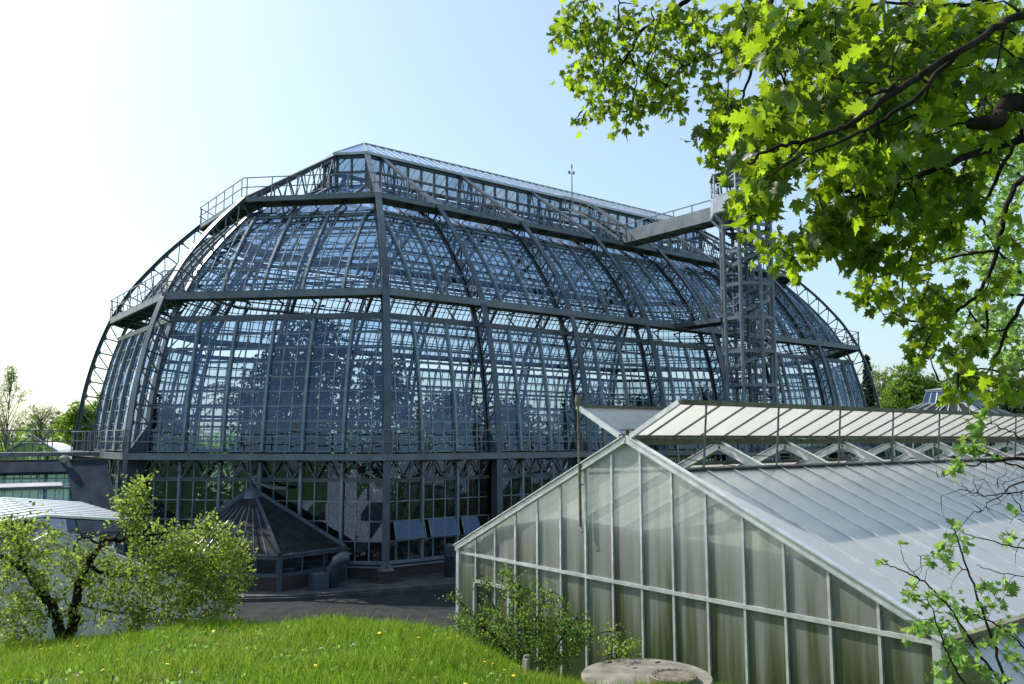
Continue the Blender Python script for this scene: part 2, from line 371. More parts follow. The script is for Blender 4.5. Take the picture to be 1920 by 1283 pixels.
# --- ribs: outer chord, inner chord and lattice in a vertical plane
def rib(px, py, dx, dy, L=1.0):
    """origin (px,py), radial direction per unit r (dx,dy); hips have |d|=1.0824"""
    P = lambda r, z: V3(px + dx * r, py + dy * r, z)
    dn = unit((dx, dy, 0)); m = MB()
    zs = [0, 2.4] + list(np.linspace(4.86, 18.52, 34)) + [20.8, 23.05]
    pts = [P(rO(z), z) for z in zs]
    ups = []
    for i in range(len(pts)):
        d = unit(pts[min(i + 1, len(pts) - 1)] - pts[max(0, i - 1)]); ups.append(unit(np.cross(np.cross(d, dn), d)) if abs(d @ dn) < .999 else V3(0, 0, 1))
    m.path(pts, .33, .05, ups)                     # outer flange
    m.path([p - u * .09 for p, u in zip(pts, ups)], .05, .16, ups)
    # web plate of the leg below the lowest gallery
    q = [P(rO(z) - .02, z) for z in (0, 4.86)] + [P(rI(5.6), 6.2), P(14.02, 4.2), P(14.02, .3), P(14.6, 0)]
    m.slab(q, .03)
    base = build(m, 'rib_truss', M['steel'], GH)
    m = MB()
    ins = [(14.0, 4.3)] + [(r, z) for r, z in INN if z < 17.7] + [(7.3, 18.3), (5.2, 19.6), (3.4, 20.6), (2.3, 21.1)]
    ip = [P(r, z) for r, z in ins]
    m.path(ip, .26, .14, [dn] * len(ip))
    # lattice
    zt = np.linspace(6.3, 18.3, 15); side = 0
    for i, z in enumerate(zt):
        r = rO(z); dr = (rO(min(z + .3, 23)) - rO(z - .3)) / .6; n = unit((1, -dr)); a = P(r, z); b = P(r - n[0] * .92, z - n[1] * .92)
        m.beam(a, b, .07, .07, dn)
        if i + 1 < len(zt):
            z2 = zt[i + 1]; a2 = P(rO(z2), z2); m.beam(b, a2, .06, .05, dn) if z > 12.6 else m.beam(a2 if False else P(rO(z2), z2), b, .06, .05, dn)
        g = P(r - n[0] * .14, z - n[1] * .14); m.beam(g - V3(0, 0, .12), g + V3(0, 0, .12), .02, .2, dn)
    top = [(rO(z), z) for z in np.linspace(18.8, 23.0, 8)]; bot = [(7.9 - (7.9 - 2.35) * i / 7, 17.9 + (21.1 - 17.9) * (i / 7) ** .85) for i in range(8)]
    for i in range(8):
        m.beam(P(*top[i]), P(*bot[i]), .07, .07, dn)
        if i < 7: m.beam(P(*bot[i]), P(*top[i + 1]), .055, .055, dn)
    build(m, 'rib_lattice', M['steel'], base)
    m = MB(); c = P(14.94, 0)                       # cast bearing on a brick plinth
    m.box((c[0] - .26, c[1] - .26, -.12), (c[0] + .26, c[1] + .26, -.02))
    for sx in (-.17, .17): m.beam(c + V3(sx, 0, -.05), c + V3(sx * .6, 0, .25), .07, .2)
    build(m, 'bearing', M['steel_light'], base)
    m = MB(); cx, cy = c[0] - dn[0] * .25, c[1] - dn[1] * .25
    m.box((cx - .42, cy - .42, G0 - .1), (cx + .42, cy + .42, -.13)); m.box((cx - .55, cy - .55, G0 - .1), (cx + .55, cy + .55, G0 + .28))
    build(m, 'plinth', M['brick'], base)
for i in range(6):
    rib(i * BAY, 0, 0, -1); rib(i * BAY, 0, 0, 1)
for (ox, sx) in ((0, -1), (LEN, 1)):
    for a, b in ((K, -1), (1, -K), (1, K), (K, 1)): rib(ox, 0, sx * a, b)

# --- galleries with railings
def ring(m, r, z, w, h):
    c = corners(r)
    for i in range(8):
        p, q = c[i], c[(i + 1) % 8]; m.beam((*p, z), (*q, z), w, h)
def gallery(z, r, rin, fascia, bracket, mid=2):
    m = MB(); ring(m, r - .03, z - fascia / 2, .06, fascia); ring(m, r - .05, z - fascia - .015, .16, .03); ring(m, r - .05, z + .0, .12, .035)
    ring(m, rin, z - .14, .10, .22)
    co, ci = corners(r - .07), corners(rin)
    for i in range(8):
        j = (i + 1) % 8; a, b, c, d = V3(*co[i], z - .05), V3(*co[j], z - .05), V3(*ci[j], z - .05), V3(*ci[i], z - .05)
        m.slab([a, b, c, d], .04)
    deck = build(m, 'gallery_deck', M['steel_mid'], GH)
    rest = MB()
    for fi, fc in enumerate(FACES):
        h = hw(fc, r) - .5; n = int(2 * h / 1.95) + 1
        for k in range(n + 1):
            x = -h + 2 * h * k / n; m = MB() if fi in (0, 2, 3, 5) and z > 6 else rest
            m.path([FP(fc, x, r - .08, z - fascia + .06), FP(fc, x, rin - .1, z - .3 - fascia * .5), FP(fc, x, rI(z - 1.2) if z > 6 else rin, z - 1.15 if z > 6 else z - .6)], .07, [.1, .14, .1], V3(*fc['n'], .8))
            m.beam(FP(fc, x, r - .08, z - .16), FP(fc, x, rin - .1, z - .16), .07, .1)
            if m is not rest: build(m, 'gallery_bracket', M['steel'], deck)
    q = build(rest, 'hidden_brackets', M['steel'], deck); q['kind'] = 'stuff'
    m = MB()
    rr = r - .015
    for hz in (1.08, .55): ring(m, rr, z + hz, .045, .045)
    for fc in FACES:
        h = hw(fc, rr) - .22; n = int(2 * h / 1.62) + 1
        for k in range(n + 1):
            x = -h + 2 * h * k / n; m.beam(FP(fc, x, rr, z - fascia * .9), FP(fc, x, rr, z + 1.08), .045, .045)
    build(m, 'gallery_railing', M['rail'], GH)
gallery(4.86, 15.0, 13.95, .24, .9)
gallery(12.56, 13.47, 12.2, .30, 1.2)
gallery(18.52, 9.10, 7.9, .23, .8)
m = MB(); ring(m, rI(11.35) + .1, 11.35, .12, .24); ring(m, 8.35, 17.55, .16, .2); ring(m, 14.1, 3.7, .12, .14); ring(m, 14.12, 4.62, .12, .14)
build(m, 'ring_beam', M['steel'], GH)
m = MB()
for z in (6.4, 7.8, 9.2, 10.6, 13.2, 14.2, 15.2, 16.2, 17.1): ring(m, rI(z) - .3, z, .07, .10)
for z in (7.1, 9.9, 14.7, 16.7): ring(m, rI(z) - .75, z, .10, .16)
build(m, 'inner_purlin', M['steel'], GH)
# W lattice frieze under the first gallery
m = MB()
for fc in FACES:
    h = hw(fc, 14.2); n = int(2 * h / .52)
    for k in range(n):
        x0 = -h + 2 * h * k / n; x1 = -h + 2 * h * (k + 1) / n; a, b = (3.75, 4.6) if k % 2 == 0 else (4.6, 3.75)
        m.beam(FP(fc, x0, 14.2, a), FP(fc, x1, 14.2, b), .05, .06)
build(m, 'lattice_frieze', M['steel'], GH)
# base wall
m = MB()
for fc in FACES:
    h = hw(fc, 14.15); m.slab([FP(fc, -h, 14.05, G0 - .1), FP(fc, h, 14.05, G0 - .1), FP(fc, h, 14.05, .02), FP(fc, -h, 14.05, .02)], .25)
build(m, 'base_wall', M['brick'], GH)
m = MB(); ring(m, 14.13, .07, .22, .1); ring(m, 14.18, -.1, .1, .08)
build(m, 'sill', M['bars'], GH)

# --- glazing: one window frame per bay and tier, its panes a sub-part
def clipm(fc, m0, m1, r, pad=.16):
    h = hw(fc, r) - .03; return max(m0 + (pad if m0 > -90 else 0), -h), min(m1 - (pad if m1 < 90 else 0), h)
def glaze(fc, m0, m1, prof, sub, pane, barw=.052, subw=.125, subd=.22, glass='glass', jit=.011, skip=None):
    """prof: list of (r, z) rows from bottom to top"""
    fr = MB(); gl = MB(); n3 = V3(*fc['n'], 0); t3 = V3(*fc['t'], 0)
    lo0, hi0 = clipm(fc, m0, m1, prof[0][0]); lob, hib = (m0 if m0 > -90 else -hw(fc, prof[0][0])), (m1 if m1 < 90 else hw(fc, prof[0][0]))
    nsub = max(1, int(round((hib - lob) / sub))); npp = max(1, int(round(sub / pane))); tot = nsub * npp
    ms = [lob + (hib - lob) * k / tot for k in range(tot + 1)]
    for i, (r, z) in enumerate(prof):
        lo, hi = clipm(fc, m0, m1, r)
        if hi - lo > .1: fr.beam(FP(fc, lo, r, z), FP(fc, hi, r, z), barw * .9, barw, n3)
    for k, mm in enumerate(ms):
        big = k % npp == 0; run = []
        for i, (r, z) in enumerate(prof):
            lo, hi = clipm(fc, m0, m1, r, 0)
            if lo - 1e-6 <= mm <= hi + 1e-6: run.append(FP(fc, mm, r, z))
            else:
                if run:
                    rp, zp = prof[i - 1]; need = abs(mm) - (LEN / 2 if fc['side'] else 0); f = (rp - need / K) / max(rp - r, 1e-6)
                    if 0 < f < 1: run.append(FP(fc, mm, rp + (r - rp) * f, zp + (z - zp) * f))
                break
        if len(run) > 1:
            w, d = (subw, subd) if big else (barw, barw * 1.3); o = n3 * (.05 if big else .0)
            fr.path([p + o for p in run], w, d, [n3] * len(run))
    for i in range(len(prof) - 1):
        (r0, z0), (r1, z1) = prof[i], prof[i + 1]
        for k in range(tot):
            a0, b0 = ms[k], ms[k + 1]; l0, h0 = clipm(fc, m0, m1, r0, 0); l1, h1 = clipm(fc, m0, m1, r1, 0)
            A0, B0, A1, B1 = max(a0, l0), min(b0, h0), max(a0, l1), min(b0, h1)
            if B0 - A0 < .02: continue
            if skip and skip(i, k): continue
            j = rng.normal(0, jit, 4); B1 = max(B1, A1)
            gl.poly(FP(fc, A0, r0 + j[0], z0), FP(fc, B0, r0 + j[1], z0), FP(fc, B1, r1 + j[2], z1), FP(fc, A1, r1 + j[3], z1))
    o = build(fr, 'window_frame', M['bars'], GH); build(gl, 'glass_panes', M[glass], o)
    return ms
def rows(z0, z1, n, f): return [(f(z), z) for z in np.linspace(z0, z1, n + 1)]
T1 = rows(.12, 3.62, 4, lambda z: 14.05) + [(14.05, 4.55)]
T2 = rows(4.95, 11.2, 9, rI)
T3 = rows(12.45, 17.4, 10, rI)
tt = np.linspace(0, 1, 6); T4 = [(8.3 - 6.0 * f, 17.75 + 3.35 * f ** .85) for f in tt]
OPEN = [(-4.72, 1), (-2.75, 1), (-.9, 1)]
for fi, fc in enumerate(FACES):
    for bi, (m0, m1) in enumerate(bays(fc)):
        skip = None
        if fi == 0 and bi == 0: skip = lambda i, k: i == 1 and k % 3 != 2 or (i == 1)
        glaze(fc, m0, m1, T1, 1.98, .66, skip=skip); glaze(fc, m0, m1, T2, 1.98, .66, glass='glass' if fc['side'] else 'glass_sky_toned'); glaze(fc, m0, m1, T3, 1.98, .5, glass='glass_sky_toned')
        glaze(fc, m0, m1, T4, 1.98, .99, glass='glass_dark', subd=.14)
# three top-hung panes standing open in the bay right of the front hip
for k in range(3):
    xl = -5.45 + .1 + k * 1.83; xr = xl + 1.55; m = MB(); hz, bz = 1.87, 1.0; oy = -.26
    a, b, c, d = V3(xl, -14.12, hz), V3(xr, -14.12, hz), V3(xr, -14.12 + oy, bz + .1), V3(xl, -14.12 + oy, bz + .1)
    for p, q in ((a, b), (b, c), (c, d), (d, a)): m.beam(p, q, .05, .05)
    o = build(m, 'vent_window', M['bars'], GH); m = MB(); m.poly(a, b, c, d); build(m, 'glass_panes', M['glass_dark'], o)

# --- lantern
L = MB(); fL = []
def lant(r, z): return corners(r)
m = MB(); ring(m, 2.25, 21.05, .14, .22); ring(m, 2.3, 22.98, .2, .26); ring(m, 2.25, 22.0, .08, .1)
for fc in FACES:
    h = hw(fc, 2.25); n = max(2, int(round(2 * h / .99)))
    for k in range(n + 1):
        x = -h + 2 * h * k / n; m.beam(FP(fc, x, 2.25, 21.0), FP(fc, x, 2.25, 23.0), .12, .16, (*fc['n'], 0))
    if not fc['side']: continue
    for k in range(n):
        x = -h + 2 * h * k / n; x2 = x + 2 * h / n
        if k % 2: m.beam(FP(fc, x, 2.2, 21.1), FP(fc, x2, 2.2, 22.0), .05, .05)
lw = build(m, 'lantern_frame', M['steel'], GH)
g = MB()
for fc in FACES:
    h = hw(fc, 2.22); n = max(2, int(round(2 * h / .99)))
    for k in range(n):
        if fc['side'] and (k // 3) % 2: continue
        x = -h + 2 * h * k / n; x2 = x + 2 * h / n
        for za, zb in ((21.12, 21.96), (22.04, 22.9)):
            g.poly(FP(fc, x, 2.22, za), FP(fc, x2, 2.22, za), FP(fc, x2, 2.22, zb), FP(fc, x, 2.22, zb))
build(g, 'glass_panes', M['glass'], lw)
m = MB(); ce = corners(2.62); ze = 23.12; zr = 24.62
P0, P1 = V3(0, 0, zr), V3(LEN, 0, zr); C = [V3(*c, ze) for c in ce]
m.slab([C[7], C[0], P0, P1], .05); m.slab([C[3], C[4], P1, P0], .05)
for a, b, p in ((0, 1, P0), (1, 2, P0), (2, 3, P0), (4, 5, P1), (5, 6, P1), (6, 7, P1)): m.slab([C[a], C[b], p], .05)
rf = build(m, 'lantern_roof', M['lantern_glass'], GH)
m = MB()
for s in (-1, 1):
    for x in np.arange(-1, LEN + 1.1, .62):
        xx = min(max(x, 0), LEN); q = V3(x, s * 2.62, ze + .05); p = V3(xx, 0, zr + .05)
        m.beam(q, p, .035, .05)
m.beam(P0 + V3(0, 0, .05), P1 + V3(0, 0, .05), .14, .06)
for c, p in ((C[0], P0), (C[1], P0), (C[2], P0), (C[3], P0), (C[4], P1), (C[5], P1), (C[6], P1), (C[7], P1)): m.beam(c + V3(0, 0, .03), p + V3(0, 0, .05), .08, .05)
for i in range(8): m.beam(C[i] - V3(0, 0, .05), C[(i + 1) % 8] - V3(0, 0, .05), .06, .16)
build(m, 'roof_seam', M['seam'], rf)
# --- maintenance stair from the top gallery to the lantern
m = MB(); xs = 2.45 * BAY
for s in (-.35, .35):
    pts = [V3(xs + s, -r, z) for r, z in ((9.0, 18.6), (8.2, 19.2), (6.8, 20.2), (5.2, 21.2), (3.6, 21.9), (2.4, 22.2))]
    m.path(pts, .05, .16, (0, 0, 1)); m.path([p + V3(0, 0, .95) for p in pts], .05, .05, (0, 0, 1)); m.path([p + V3(0, 0, .5) for p in pts], .035, .035, (0, 0, 1))
    for p in pts[::1]: m.beam(p, p + V3(0, 0, .95), .045, .045)
for f in np.linspace(0, 1, 24):
    r = 9.0 - 6.6 * f; z = float(np.interp(-r, [-9.0, -8.2, -6.8, -5.2, -3.6, -2.4], [18.6, 19.2, 20.2, 21.2, 21.9, 22.2])); m.beam((xs - .35, -r, z), (xs + .35, -r, z), .2, .03)
build(m, 'roof_stair', M['rail'], GH)
# --- walkway leaving the first gallery to the left
m = MB()
for yy in (-1.2, .2): m.beam((-15, yy, 4.78), (-60, yy, 4.78), .08, .2)
m.slab([(-15, -1.2, 4.86), (-60, -1.2, 4.86), (-60, .2, 4.86), (-15, .2, 4.86)], .04)
for yy in (-1.2, .2):
    for hz in (1.08, .55): m.beam((-15, yy, 4.86 + hz), (-60, yy, 4.86 + hz), .045, .045)
    for x in np.arange(-15.4, -60, -1.7): m.beam((x, yy, 4.8), (x, yy, 5.94), .045, .045)
for x in (-17.2, -23, -29, -35): m.beam((x, -.5, G0), (x, -.5, 4.7), .16, .16)
build(m, 'side_walkway', M['rail'], GH)
# weather mast
t = thing('weather_mast', 'thin weather mast with small instruments on top of the glasshouse roof', 'mast', (15.66, -2.75, 23.0))
m = MB(); m.tube([(15.66, -2.75, 22.6), (15.66, -2.75, 24.4), (15.66, -2.75, 25.5)], [.05, .04, .025], 8); build(m, 'pole', M['steel_light'], t)
m = MB(); m.beam((15.4, -2.75, 25.0), (15.9, -2.75, 25.0), .03, .03); m.box((15.34, -2.81, 24.95), (15.46, -2.69, 25.15)); m.box((15.8, -2.8, 24.98), (15.9, -2.7, 25.2)); m.tube([(15.66, -2.75, 25.4), (15.66, -2.75, 25.7)], .05, 8)
build(m, 'instrument', M['steel'], t)
# ---------------------------------------------------------------- stair tower with its bridges
TC = V3(15.2, -18.25, 0); TR = 1.42
TW = thing('stair_tower', 'slender round steel stair tower beside the dome with cage rings and a cabin on top', 'stair tower', (15.2, -18.25, G0))
def tp(a, r, z): return V3(TC[0] + r * math.cos(a), TC[1] + r * math.sin(a), z)
for k in range(8):
    a = R(22.5 + 45 * k); m = MB(); m.tube([tp(a, TR, G0), tp(a, TR, 18.4)], .105, 8); m.tube([tp(a, TR, 19.3), tp(a, TR * 1.1, 20.75)], .06, 8); build(m, 'column', M['steel_mid'], TW)
for z in list(np.arange(.9, 17, 1.9)) + [17.6]:
    m = MB()
    for k in range(8):
        a, b = R(22.5 + 45 * k), R(67.5 + 45 * k)
        m.beam(tp(a, TR, z), tp(b, TR, z), .10, .19)
    build(m, 'ring', M['steel_mid'], TW)
m = MB(); m.tube([tp(0, 0, G0), tp(0, 0, 20.7)], .11, 10)
for k in range(8):
    a = R(45 * k); m.tube([tp(a, .32, G0), tp(a, .32, 18.4)], .02, 5)
build(m, 'core_pole', M['steel'], TW)
m = MB(); nst = 104; dz = 19.2 / nst
for k in range(nst):
    a = k * R(22.5 * 1.02); z = G0 + .18 + k * dz; b = a + R(26)
    m.slab([tp(a, .12, z), tp(a, 1.2, z), tp(b, 1.2, z), tp(b, .12, z)], .03)
st = build(m, 'spiral_stair', M['steel'], TW)
m = MB(); P = [tp(k * R(22.95), 1.22, G0 + .18 + k * dz + .05) for k in range(nst)]
m.path(P, .2, .03, [unit(tp(k * R(22.95), 1, 0) - TC) for k in range(nst)])
for h in (.95, .55): m.tube([p + V3(0, 0, h) for p in P], .022, 5)
for p in P[::3]: m.tube([p, p + V3(0, 0, .95)], .015, 4)
build(m, 'stair_railing', M['steel_mid'], st)
# cabin
m = MB(); PRr = 1.98
for k in range(8):
    a, b = R(22.5 + 45 * k), R(67.5 + 45 * k); A, B = tp(a, PRr, 18.42), tp(b, PRr, 18.42)
    if k in (1,): continue
    m.slab([A, B, B + V3(0, 0, .92), A + V3(0, 0, .92)], .05)
    m.beam(A + V3(0, 0, .95), B + V3(0, 0, .95), .07, .07)
m.slab([tp(R(22.5 + 45 * k), PRr, 18.42) for k in range(8)], .1)
for k in range(8):
    a = R(22.5 + 45 * k); m.beam(tp(a, TR, 17.75), tp(a, PRr - .05, 18.35), .1, .12)
build(m, 'platform', M['seam'], TW)
m = MB(); ap = tp(0, 0, 22.1)
for k in range(8):
    a, b = R(22.5 + 45 * k), R(67.5 + 45 * k); m.slab([tp(a, 2.0, 20.75), tp(b, 2.0, 20.75), ap], .04)
    m.beam(tp(a, 2.0, 20.72), tp(b, 2.0, 20.72), .08, .1); m.beam(tp(a, PRr - .1, 20.7), tp(b, PRr - .1, 20.7), .05, .08)
    m.beam(tp(a, PRr - .06, 19.3), tp(a, PRr - .06, 20.7), .08, .08)
    m.beam(tp(a, PRr - .06, 20.1), tp(b, PRr - .06, 20.1), .05, .05); m.beam(tp(a, PRr - .06, 19.75), tp(b, PRr - .06, 20.45), .05, .05)
build(m, 'cabin_roof', M['seam'], TW)
def bridge(z, y0, y1, panel):
    m = MB(); x0, x1 = 14.47, 15.75
    m.slab([(x0, y0, z), (x1, y0, z), (x1, y1, z), (x0, y1, z)], .06)
    for x in (x0, x1):
        if panel:
            m.slab([(x, y0, z - .15), (x, y1, z - .15), (x, y1, z + .64), (x, y0, z + .64)], .05)
            m.beam((x, y0, z + 1.1), (x, y1, z + 1.1), .06, .06)
            for y in np.linspace(y0, y1, 6): m.beam((x, y, z), (x, y, z + 1.1), .05, .05)
        else:
            m.beam((x, y0, z - .12), (x, y1, z - .12), .08, .26)
            for h in (.55, 1.08): m.beam((x, y0, z + h), (x, y1, z + h), .04, .04)
            for y in np.linspace(y0, y1, 4): m.beam((x, y, z), (x, y, z + 1.08), .04, .04)
    for y in np.linspace(y0, y1, 8): m.beam((x0, y, z - .12), (x1, y, z - .12), .07, .1)
    if panel:
        for k in range(7):
            ya = y0 + (y1 - y0) * k / 7; yb = y0 + (y1 - y0) * (k + 1) / 7; m.beam((x0, ya, z - .14), (x1, yb, z - .14), .04, .04)
        for x in (x0, x1): m.beam((x, y0 + .3, z - .2), (x, y0 + 1.6, z - .9), .1, .1) if False else None
    build(m, 'bridge', M['steel_light'] if panel else M['steel'], TW)
bridge(18.52, -9.1, -16.45, True); bridge(12.52, -13.5, -16.9, False)

# ---------------------------------------------------------------- half octagonal pavilion at the foot of the dome
KB = V3(-10.25, -10.25, 0); kt = V3(.7071, -.7071, 0); kn = V3(-.7071, -.7071, 0)
KP = thing('entrance_pavilion', 'low faceted pavilion with steep dark roof and curved finial against the dome', 'pavilion', (-10.25, -10.25, G0))
def kp(t, n, z): return KB + kt * t + kn * n + V3(0, 0, z)
plan = [(4.25, .15), (2.5, 3.1), (-2.5, 3.1), (-4.25, .15)]
apx = kp(-.1, .15, 3.25); m = MB()
for a, b in zip(plan[:-1], plan[1:]):
    A, B = kp(*a, .80), kp(*b, .80); m.slab([A, B, apx], .06)
rf = build(m, 'roof', M['slate'], KP)
m = MB()
for (a, b) in zip(plan[:-1], plan[1:]):
    A, B = kp(*a, .86), kp(*b, .86); n = 9
    for k in range(1, n):
        q = A + (B - A) * k / n; f = .12 if k % 2 else .3; 
        if (a, b) == (plan[0], plan[1]): continue
        m.beam(q, q + (apx - q) * (1 - f), .025, .035)
build(m, 'roof_batten', M['bars'], rf)
m = MB()
for i, c in enumerate(plan):
    big = i in (0, 3)
    pts = []
    for f in np.linspace(0, 1, 14):
        p = kp(*c, .84) * (1 - f) + (apx + V3(0, 0, .05)) * f
        pts.append(p)
    if i in (2,):
        for g in np.linspace(.1, 1, 8): pts.append(apx + V3(0, 0, .05) + V3(0, 0, 1.35 * g) + (kp(0, .3 * (1 - (1 - g) ** 2), 0) - KB) * -.0 + kt * (.0) + kn * (.25 * g))
    m.path(pts, .10 if not big else .14, .20, (0, 0, 1))
m.lathe(apx, [(.55, -.35), (.3, .0), (.12, .12), (.05, .3)], 12)
m.path([apx + kn * .2 + V3(0, 0, 1.3), apx + kn * .1 + V3(0, 0, .75), apx + kn * .2 + kt * .2 + V3(0, 0, .35), apx + kt * .9 + V3(0, 0, .12), apx + kt * 1.6 + V3(0, 0, .1)], .1, .12, (0, 0, 1))
build(m, 'hip_fin', M['steel'], rf)
m = MB()
for a, b in zip(plan[:-1], plan[1:]):
    A, B = kp(*a, 0), kp(*b, 0); d = B - A
    m.slab([A + V3(0, 0, G0), B + V3(0, 0, G0), B + V3(0, 0, -.02), A + V3(0, 0, -.02)], .2)
build(m, 'wall', M['brick'], KP)
m = MB()
for (a, b), n in zip(zip(plan[:-1], plan[1:]), (3, 5, 3)):
    A, B = kp(*a, 0), kp(*b, 0)
    m.beam(A + V3(0, 0, .02), B + V3(0, 0, .02), .24, .14); m.beam(A + V3(0, 0, .74), B + V3(0, 0, .74), .2, .16); m.beam(A + V3(0, 0, .82) , B + V3(0, 0, .82), .34, .06)
    for k in range(n + 1):
        q = A + (B - A) * k / n; m.beam(q + V3(0, 0, .09), q + V3(0, 0, .66), .07, .07)
for c in plan: m.beam(kp(*c, G0), kp(*c, .8), .2, .2)
fr = build(m, 'window_frame', M['steel'], KP); m = MB()
for a, b in zip(plan[:-1], plan[1:]): A, B = kp(*a, 0), kp(*b, 0); m.poly(A + V3(0, 0, .1), B + V3(0, 0, .1), B + V3(0, 0, .66), A + V3(0, 0, .66))
build(m, 'glass_panes', M['glass_dark'], fr)

# vent stack in front of the pavilion
c = V3(-8.55, -14.75, G0 + .1); t = thing('vent_duct', 'bent grey air duct standing on a low box before the pavilion', 'air duct', c)
m = MB(); m.tube([c + V3(0, 0, .1), c + V3(0, 0, .95), c + V3(.12, -.06, 1.18), c + V3(.35, -.15, 1.3), c + V3(.6, -.28, 1.28)], .26, 14); build(m, 'duct', M['steel'], t, True)
m = MB(); m.box(c + V3(-.75, -.5, 0), c + V3(.6, .5, .12)); m.box(c + V3(-.95, -.3, .12), c + V3(-.32, .3, .75)); build(m, 'base_box', M['steel'], t)
c = V3(-3.2, -15.4, G0 + .1); t = thing('vent_bollard', 'upright grey cylindrical air vent with slatted top beside the greenhouse corner', 'air vent', c)
m = MB(); m.lathe(c, [(.22, 0), (.22, 1.0), (.25, 1.02), (.25, 1.06)] + sum([[(.20, 1.08 + .07 * k), (.25, 1.09 + .07 * k), (.25, 1.12 + .07 * k), (.20, 1.13 + .07 * k)] for k in range(6)], []) + [(.22, 1.5), (.02, 1.58)], 20); build(m, 'pipe', M['steel'], t, True)
for i, (x, y) in enumerate(((-4.4, -15.6), (-3.9, -15.9))):
    m = MB(); m.slab([(x, y, G0 + .13), (x + .5, y - .2, G0 + .13), (x + .65, y + .1, G0 + .13), (x + .1, y + .3, G0 + .13)], .05)
    if i == 0: tag(build(m, 'stone_slab', M['pave'], base=(x, y, G0 + .13)), 'small pale flat slab lying on pavement by the dome foot', 'slab')

# ---------------------------------------------------------------- the near polycarbonate greenhouse
XG = -11.85; YA = -35.235; ZA = 5.53; SL = .4511; HWD = 6.16; XE = 26.0
def rz(y): return ZA - SL * abs(y - YA)
BG = V3(XG, YA, G0)
PG = thing('polycarbonate_greenhouse', 'large white twin-wall greenhouse with open butterfly ridge vents in the foreground', 'greenhouse', BG)
yl, yr = YA + HWD, YA - HWD
mull = [-28.98 - .823 * k for k in range(16)]
m = MB(); m.poly((XG, yl, G0), (XG, yr, G0), (XG, yr, rz(yr)), (XG, YA, ZA), (XG, yl, rz(yl)))
gw = build(m, 'gable_wall', M['poly_wall'], PG)
m = MB(); X0 = XG - .03
for y in mull:
    yy = min(max(y, yr), yl); m.beam((X0, yy, G0), (X0, yy, rz(yy) - .04), .05, .05, (1, 0, 0))
zr_ = 2.62; m.beam((X0 - .01, yl, zr_), (X0 - .01, yr, zr_), .06, .07)
for y0, y1 in ((yl + .1, YA), (YA, yr - .1)):
    a, b = V3(X0 - .04, y0, rz(y0)), V3(X0 - .04, y1, rz(y1)); nn = unit(np.cross(b - a, (1, 0, 0))); nn = nn if nn[2] > 0 else -nn
    m.beam(a + nn * .02, b + nn * .02, .10, .16, nn); m.beam(a + V3(-.03, 0, 0) - nn * .035, b + V3(-.03, 0, 0) - nn * .035, .07, .035, nn); m.beam(a + V3(-.03, 0, 0) + nn * .09, b + V3(-.03, 0, 0) + nn * .09, .12, .025, nn)
for yy in (yl, yr): m.beam((X0 - .02, yy, G0), (X0 - .02, yy, rz(yy)), .12, .12)
m.beam((X0, yl - .02, G0 + .3), (X0, yr, G0 + .3), .07, .1)
build(m, 'gable_frame', M['alu'], gw)
m = MB()
for p, q in (((-29.83, G0 + .4), (-29.83, 2.0)), ((-29.83, 2.0), (-31.25, 2.0)), ((-31.25, 2.0), (-31.25, G0 + .4))): m.beam((X0 - .05, *p), (X0 - .05, *q), .07, .08, (1, 0, 0))
build(m, 'door_frame', M['alu'], gw)
# side walls and roof
m = MB(); m.poly((XG, yl, G0), (XE, yl, G0), (XE, yl, rz(yl)), (XG, yl, rz(yl))); m.poly((XE, yr, G0), (XG + 9, yr, G0), (XG + 9, yr, rz(yr)), (XE, yr, rz(yr)))
m.poly((XE, yl, G0), (XE, yr, G0), (XE, yr, rz(yr)), (XE, YA, ZA), (XE, yl, rz(yl)))
m.poly((XG + .0, yr + .001, G0), (XG + 9, yr + .001, G0), (XG + 9, yr + .001, 1.25), (XG, yr + .001, 1.25))
build(m, 'side_wall', M['poly_wall'], PG)
OP = 1.36   # open strip either side of the ridge
for sgn, nm in ((1, 'far'), (-1, 'near')):
    ye = YA + sgn * (HWD + .12); yo = YA + sgn * OP
    m = MB(); m.poly((XG, ye, rz(ye)), (XE, ye, rz(ye)), (XE, yo, rz(yo)), (XG, yo, rz(yo)))
    rp = build(m, 'roof_panel', M['poly_roof'], PG); m = MB()
    nn = unit((0, sgn * SL, 1))
    for k in range(47):
        x = XG + .75 + .823 * k
        if x > XE: break
        m.beam(V3(x, ye, rz(ye)) + nn * .015, V3(x, yo, rz(yo)) + nn * .015, .042, .04, nn)
    build(m, 'glazing_bar', M['alu'], rp)
    m = MB(); m.beam(V3(XG + .15, yo, rz(yo) + .03), V3(XE, yo, rz(yo) + .03), .07, .07, nn); build(m, 'roof_edge_seal', M['dark'], rp)
    m = MB(); m.beam(V3(XG, ye, rz(ye) - .05), V3(XE, ye, rz(ye) - .05), .2, .14, (0, 0, 1)); build(m, 'gutter', M['olive'] if sgn < 0 else M['alu'], PG)
